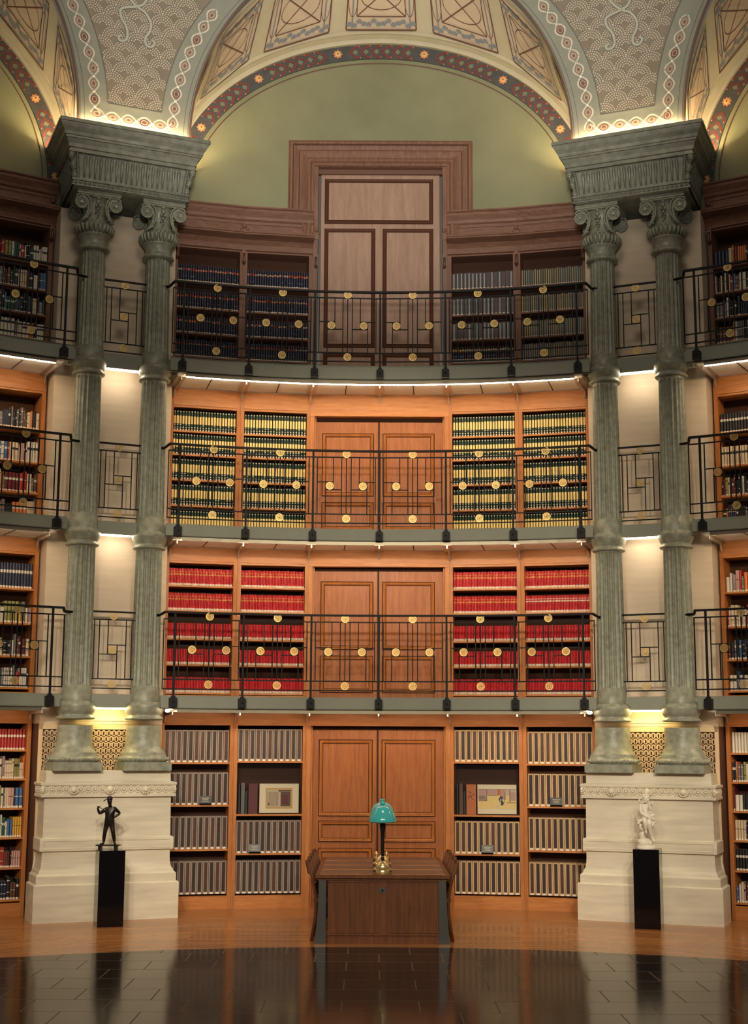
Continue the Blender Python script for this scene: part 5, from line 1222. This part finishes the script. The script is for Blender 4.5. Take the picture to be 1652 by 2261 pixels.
N = {'pel': (0.015, 0.0, 0.355, (0.05, 0.042)), 'wai': (0.0, -0.008, 0.41, (0.036, 0.03)), 'che': (-0.012, -0.012, 0.475, (0.045, 0.034)), 'nk0': (-0.008, -0.012, 0.53, (0.024, 0.02)), 'nk': (0.0, -0.018, 0.552, 0.014), 'hd0': (0.006, -0.028, 0.575, (0.02, 0.024)), 'hd': (0.008, -0.022, 0.605, (0.026, 0.028)), 'hd2': (0.006, -0.014, 0.632, (0.016, 0.017)),
     'lh': (-0.02, -0.03, 0.345, 0.032), 'lk': (-0.03, -0.095, 0.335, 0.024), 'lc': (-0.02, -0.085, 0.28, 0.023), 'la': (-0.012, -0.065, 0.215, 0.013), 'lf': (-0.015, -0.075, 0.20, 0.013), 'lt': (-0.02, -0.10, 0.192, 0.009),
     'rh': (0.04, -0.03, 0.335, 0.033), 'rk': (0.02, -0.105, 0.31, 0.025), 'rc': (0.035, -0.075, 0.235, 0.024), 'ra': (0.062, -0.055, 0.14, 0.013), 'rf': (0.07, -0.065, 0.12, 0.013), 'rt': (0.085, -0.085, 0.085, 0.010),
     'ls': (-0.06, -0.01, 0.51, 0.021), 'le': (-0.062, -0.04, 0.425, 0.016), 'lw': (0.0, -0.07, 0.385, 0.012), 'lhd': (0.03, -0.08, 0.372, 0.012),
     'rs': (0.04, -0.012, 0.515, 0.020), 're': (0.052, -0.05, 0.46, 0.014), 'rw': (0.036, -0.055, 0.54, 0.010), 'rhd': (0.026, -0.055, 0.56, 0.011)}
skin_body('statue_body', N, E_, 'white', TW, root)
b = MB()
for j in range(5): b.ball((-0.022+0.014*j, -0.016+0.01*abs(j-2), 0.640-0.004*abs(j-2)), 0.017, 'white', 8, 5)
for j in range(4): b.ball((0.04, -0.012+0.008*j, 0.618-0.012*j), 0.013, 'white', 8, 5); b.ball((-0.026, -0.01+0.008*j, 0.618-0.012*j), 0.013, 'white', 8, 5)
b.tube([(0.0, -0.03, 0.675), (0.004, -0.02, 0.655), (0.006, -0.015, 0.64)], 0.010, 6, 'white'); obj('hair', b, TW, root)
b = MB(); b.ball((0.007, -0.052, 0.60), 0.006, 'white', 6, 4, (0.8, 1, 1.4)); b.box(0.0, 0.015, -0.050, -0.047, 0.586, 0.588, 'white'); obj('face', b, TW, root)
b = MB()
for j in range(4): b.tube([(0.026+0.006*j-0.009, -0.058, 0.565), (0.022+0.006*j-0.006, -0.062, 0.582), (0.02+0.006*j-0.004, -0.056, 0.588)], 0.0035, 5, 'white')
obj('fingers', b, TW, root); b = MB()
for j in range(4): b.tube([(0.034, -0.088, 0.378-0.006*j), (0.052, -0.09, 0.368-0.006*j), (0.062, -0.084, 0.362-0.006*j)], 0.0035, 5, 'white')
obj('fingers', b, TW, root)
b = MB()
for (x, y, z, r, s3) in ((0.075, -0.03, 0.395, 0.03, (1.2, 0.8, 0.9)), (0.09, -0.02, 0.35, 0.03, (1.1, 0.8, 1.3)), (0.105, -0.03, 0.315, 0.022, (1, 1, 1)), (0.075, -0.045, 0.29, 0.025, (1, 0.8, 1.4)), (-0.075, -0.04, 0.33, 0.028, (1.3, 0.8, 0.7)), (-0.095, -0.045, 0.305, 0.02, (1, 1, 1)), (-0.075, -0.05, 0.265, 0.022, (0.9, 0.9, 1.7)), (-0.06, -0.05, 0.235, 0.016, (1, 1, 1)), (0.06, -0.03, 0.43, 0.014, (1.5, 1, 0.8))): b.ball((x, y, z), r, 'white', 10, 6, s3)
b.tube([(0.06, -0.02, 0.41), (0.085, -0.03, 0.37), (0.11, -0.04, 0.33)], 0.02, 8, 'white'); b.tube([(-0.03, -0.05, 0.355), (-0.07, -0.05, 0.34), (-0.09, -0.045, 0.30)], 0.016, 8, 'white'); obj('drapery', b, TW, root)
b = MB(); b.tube([(-0.05, 0.01, 0.53), (-0.06, 0.012, 0.56), (-0.068, 0.015, 0.585)], 0.012, 6, 'white'); b.tube([(0.055, 0.01, 0.52), (0.085, 0.012, 0.555), (0.08, 0.014, 0.50)], 0.02, 6, 'white', rs=[0.012, 0.02, 0.008]); obj('wing', b, TW, root)
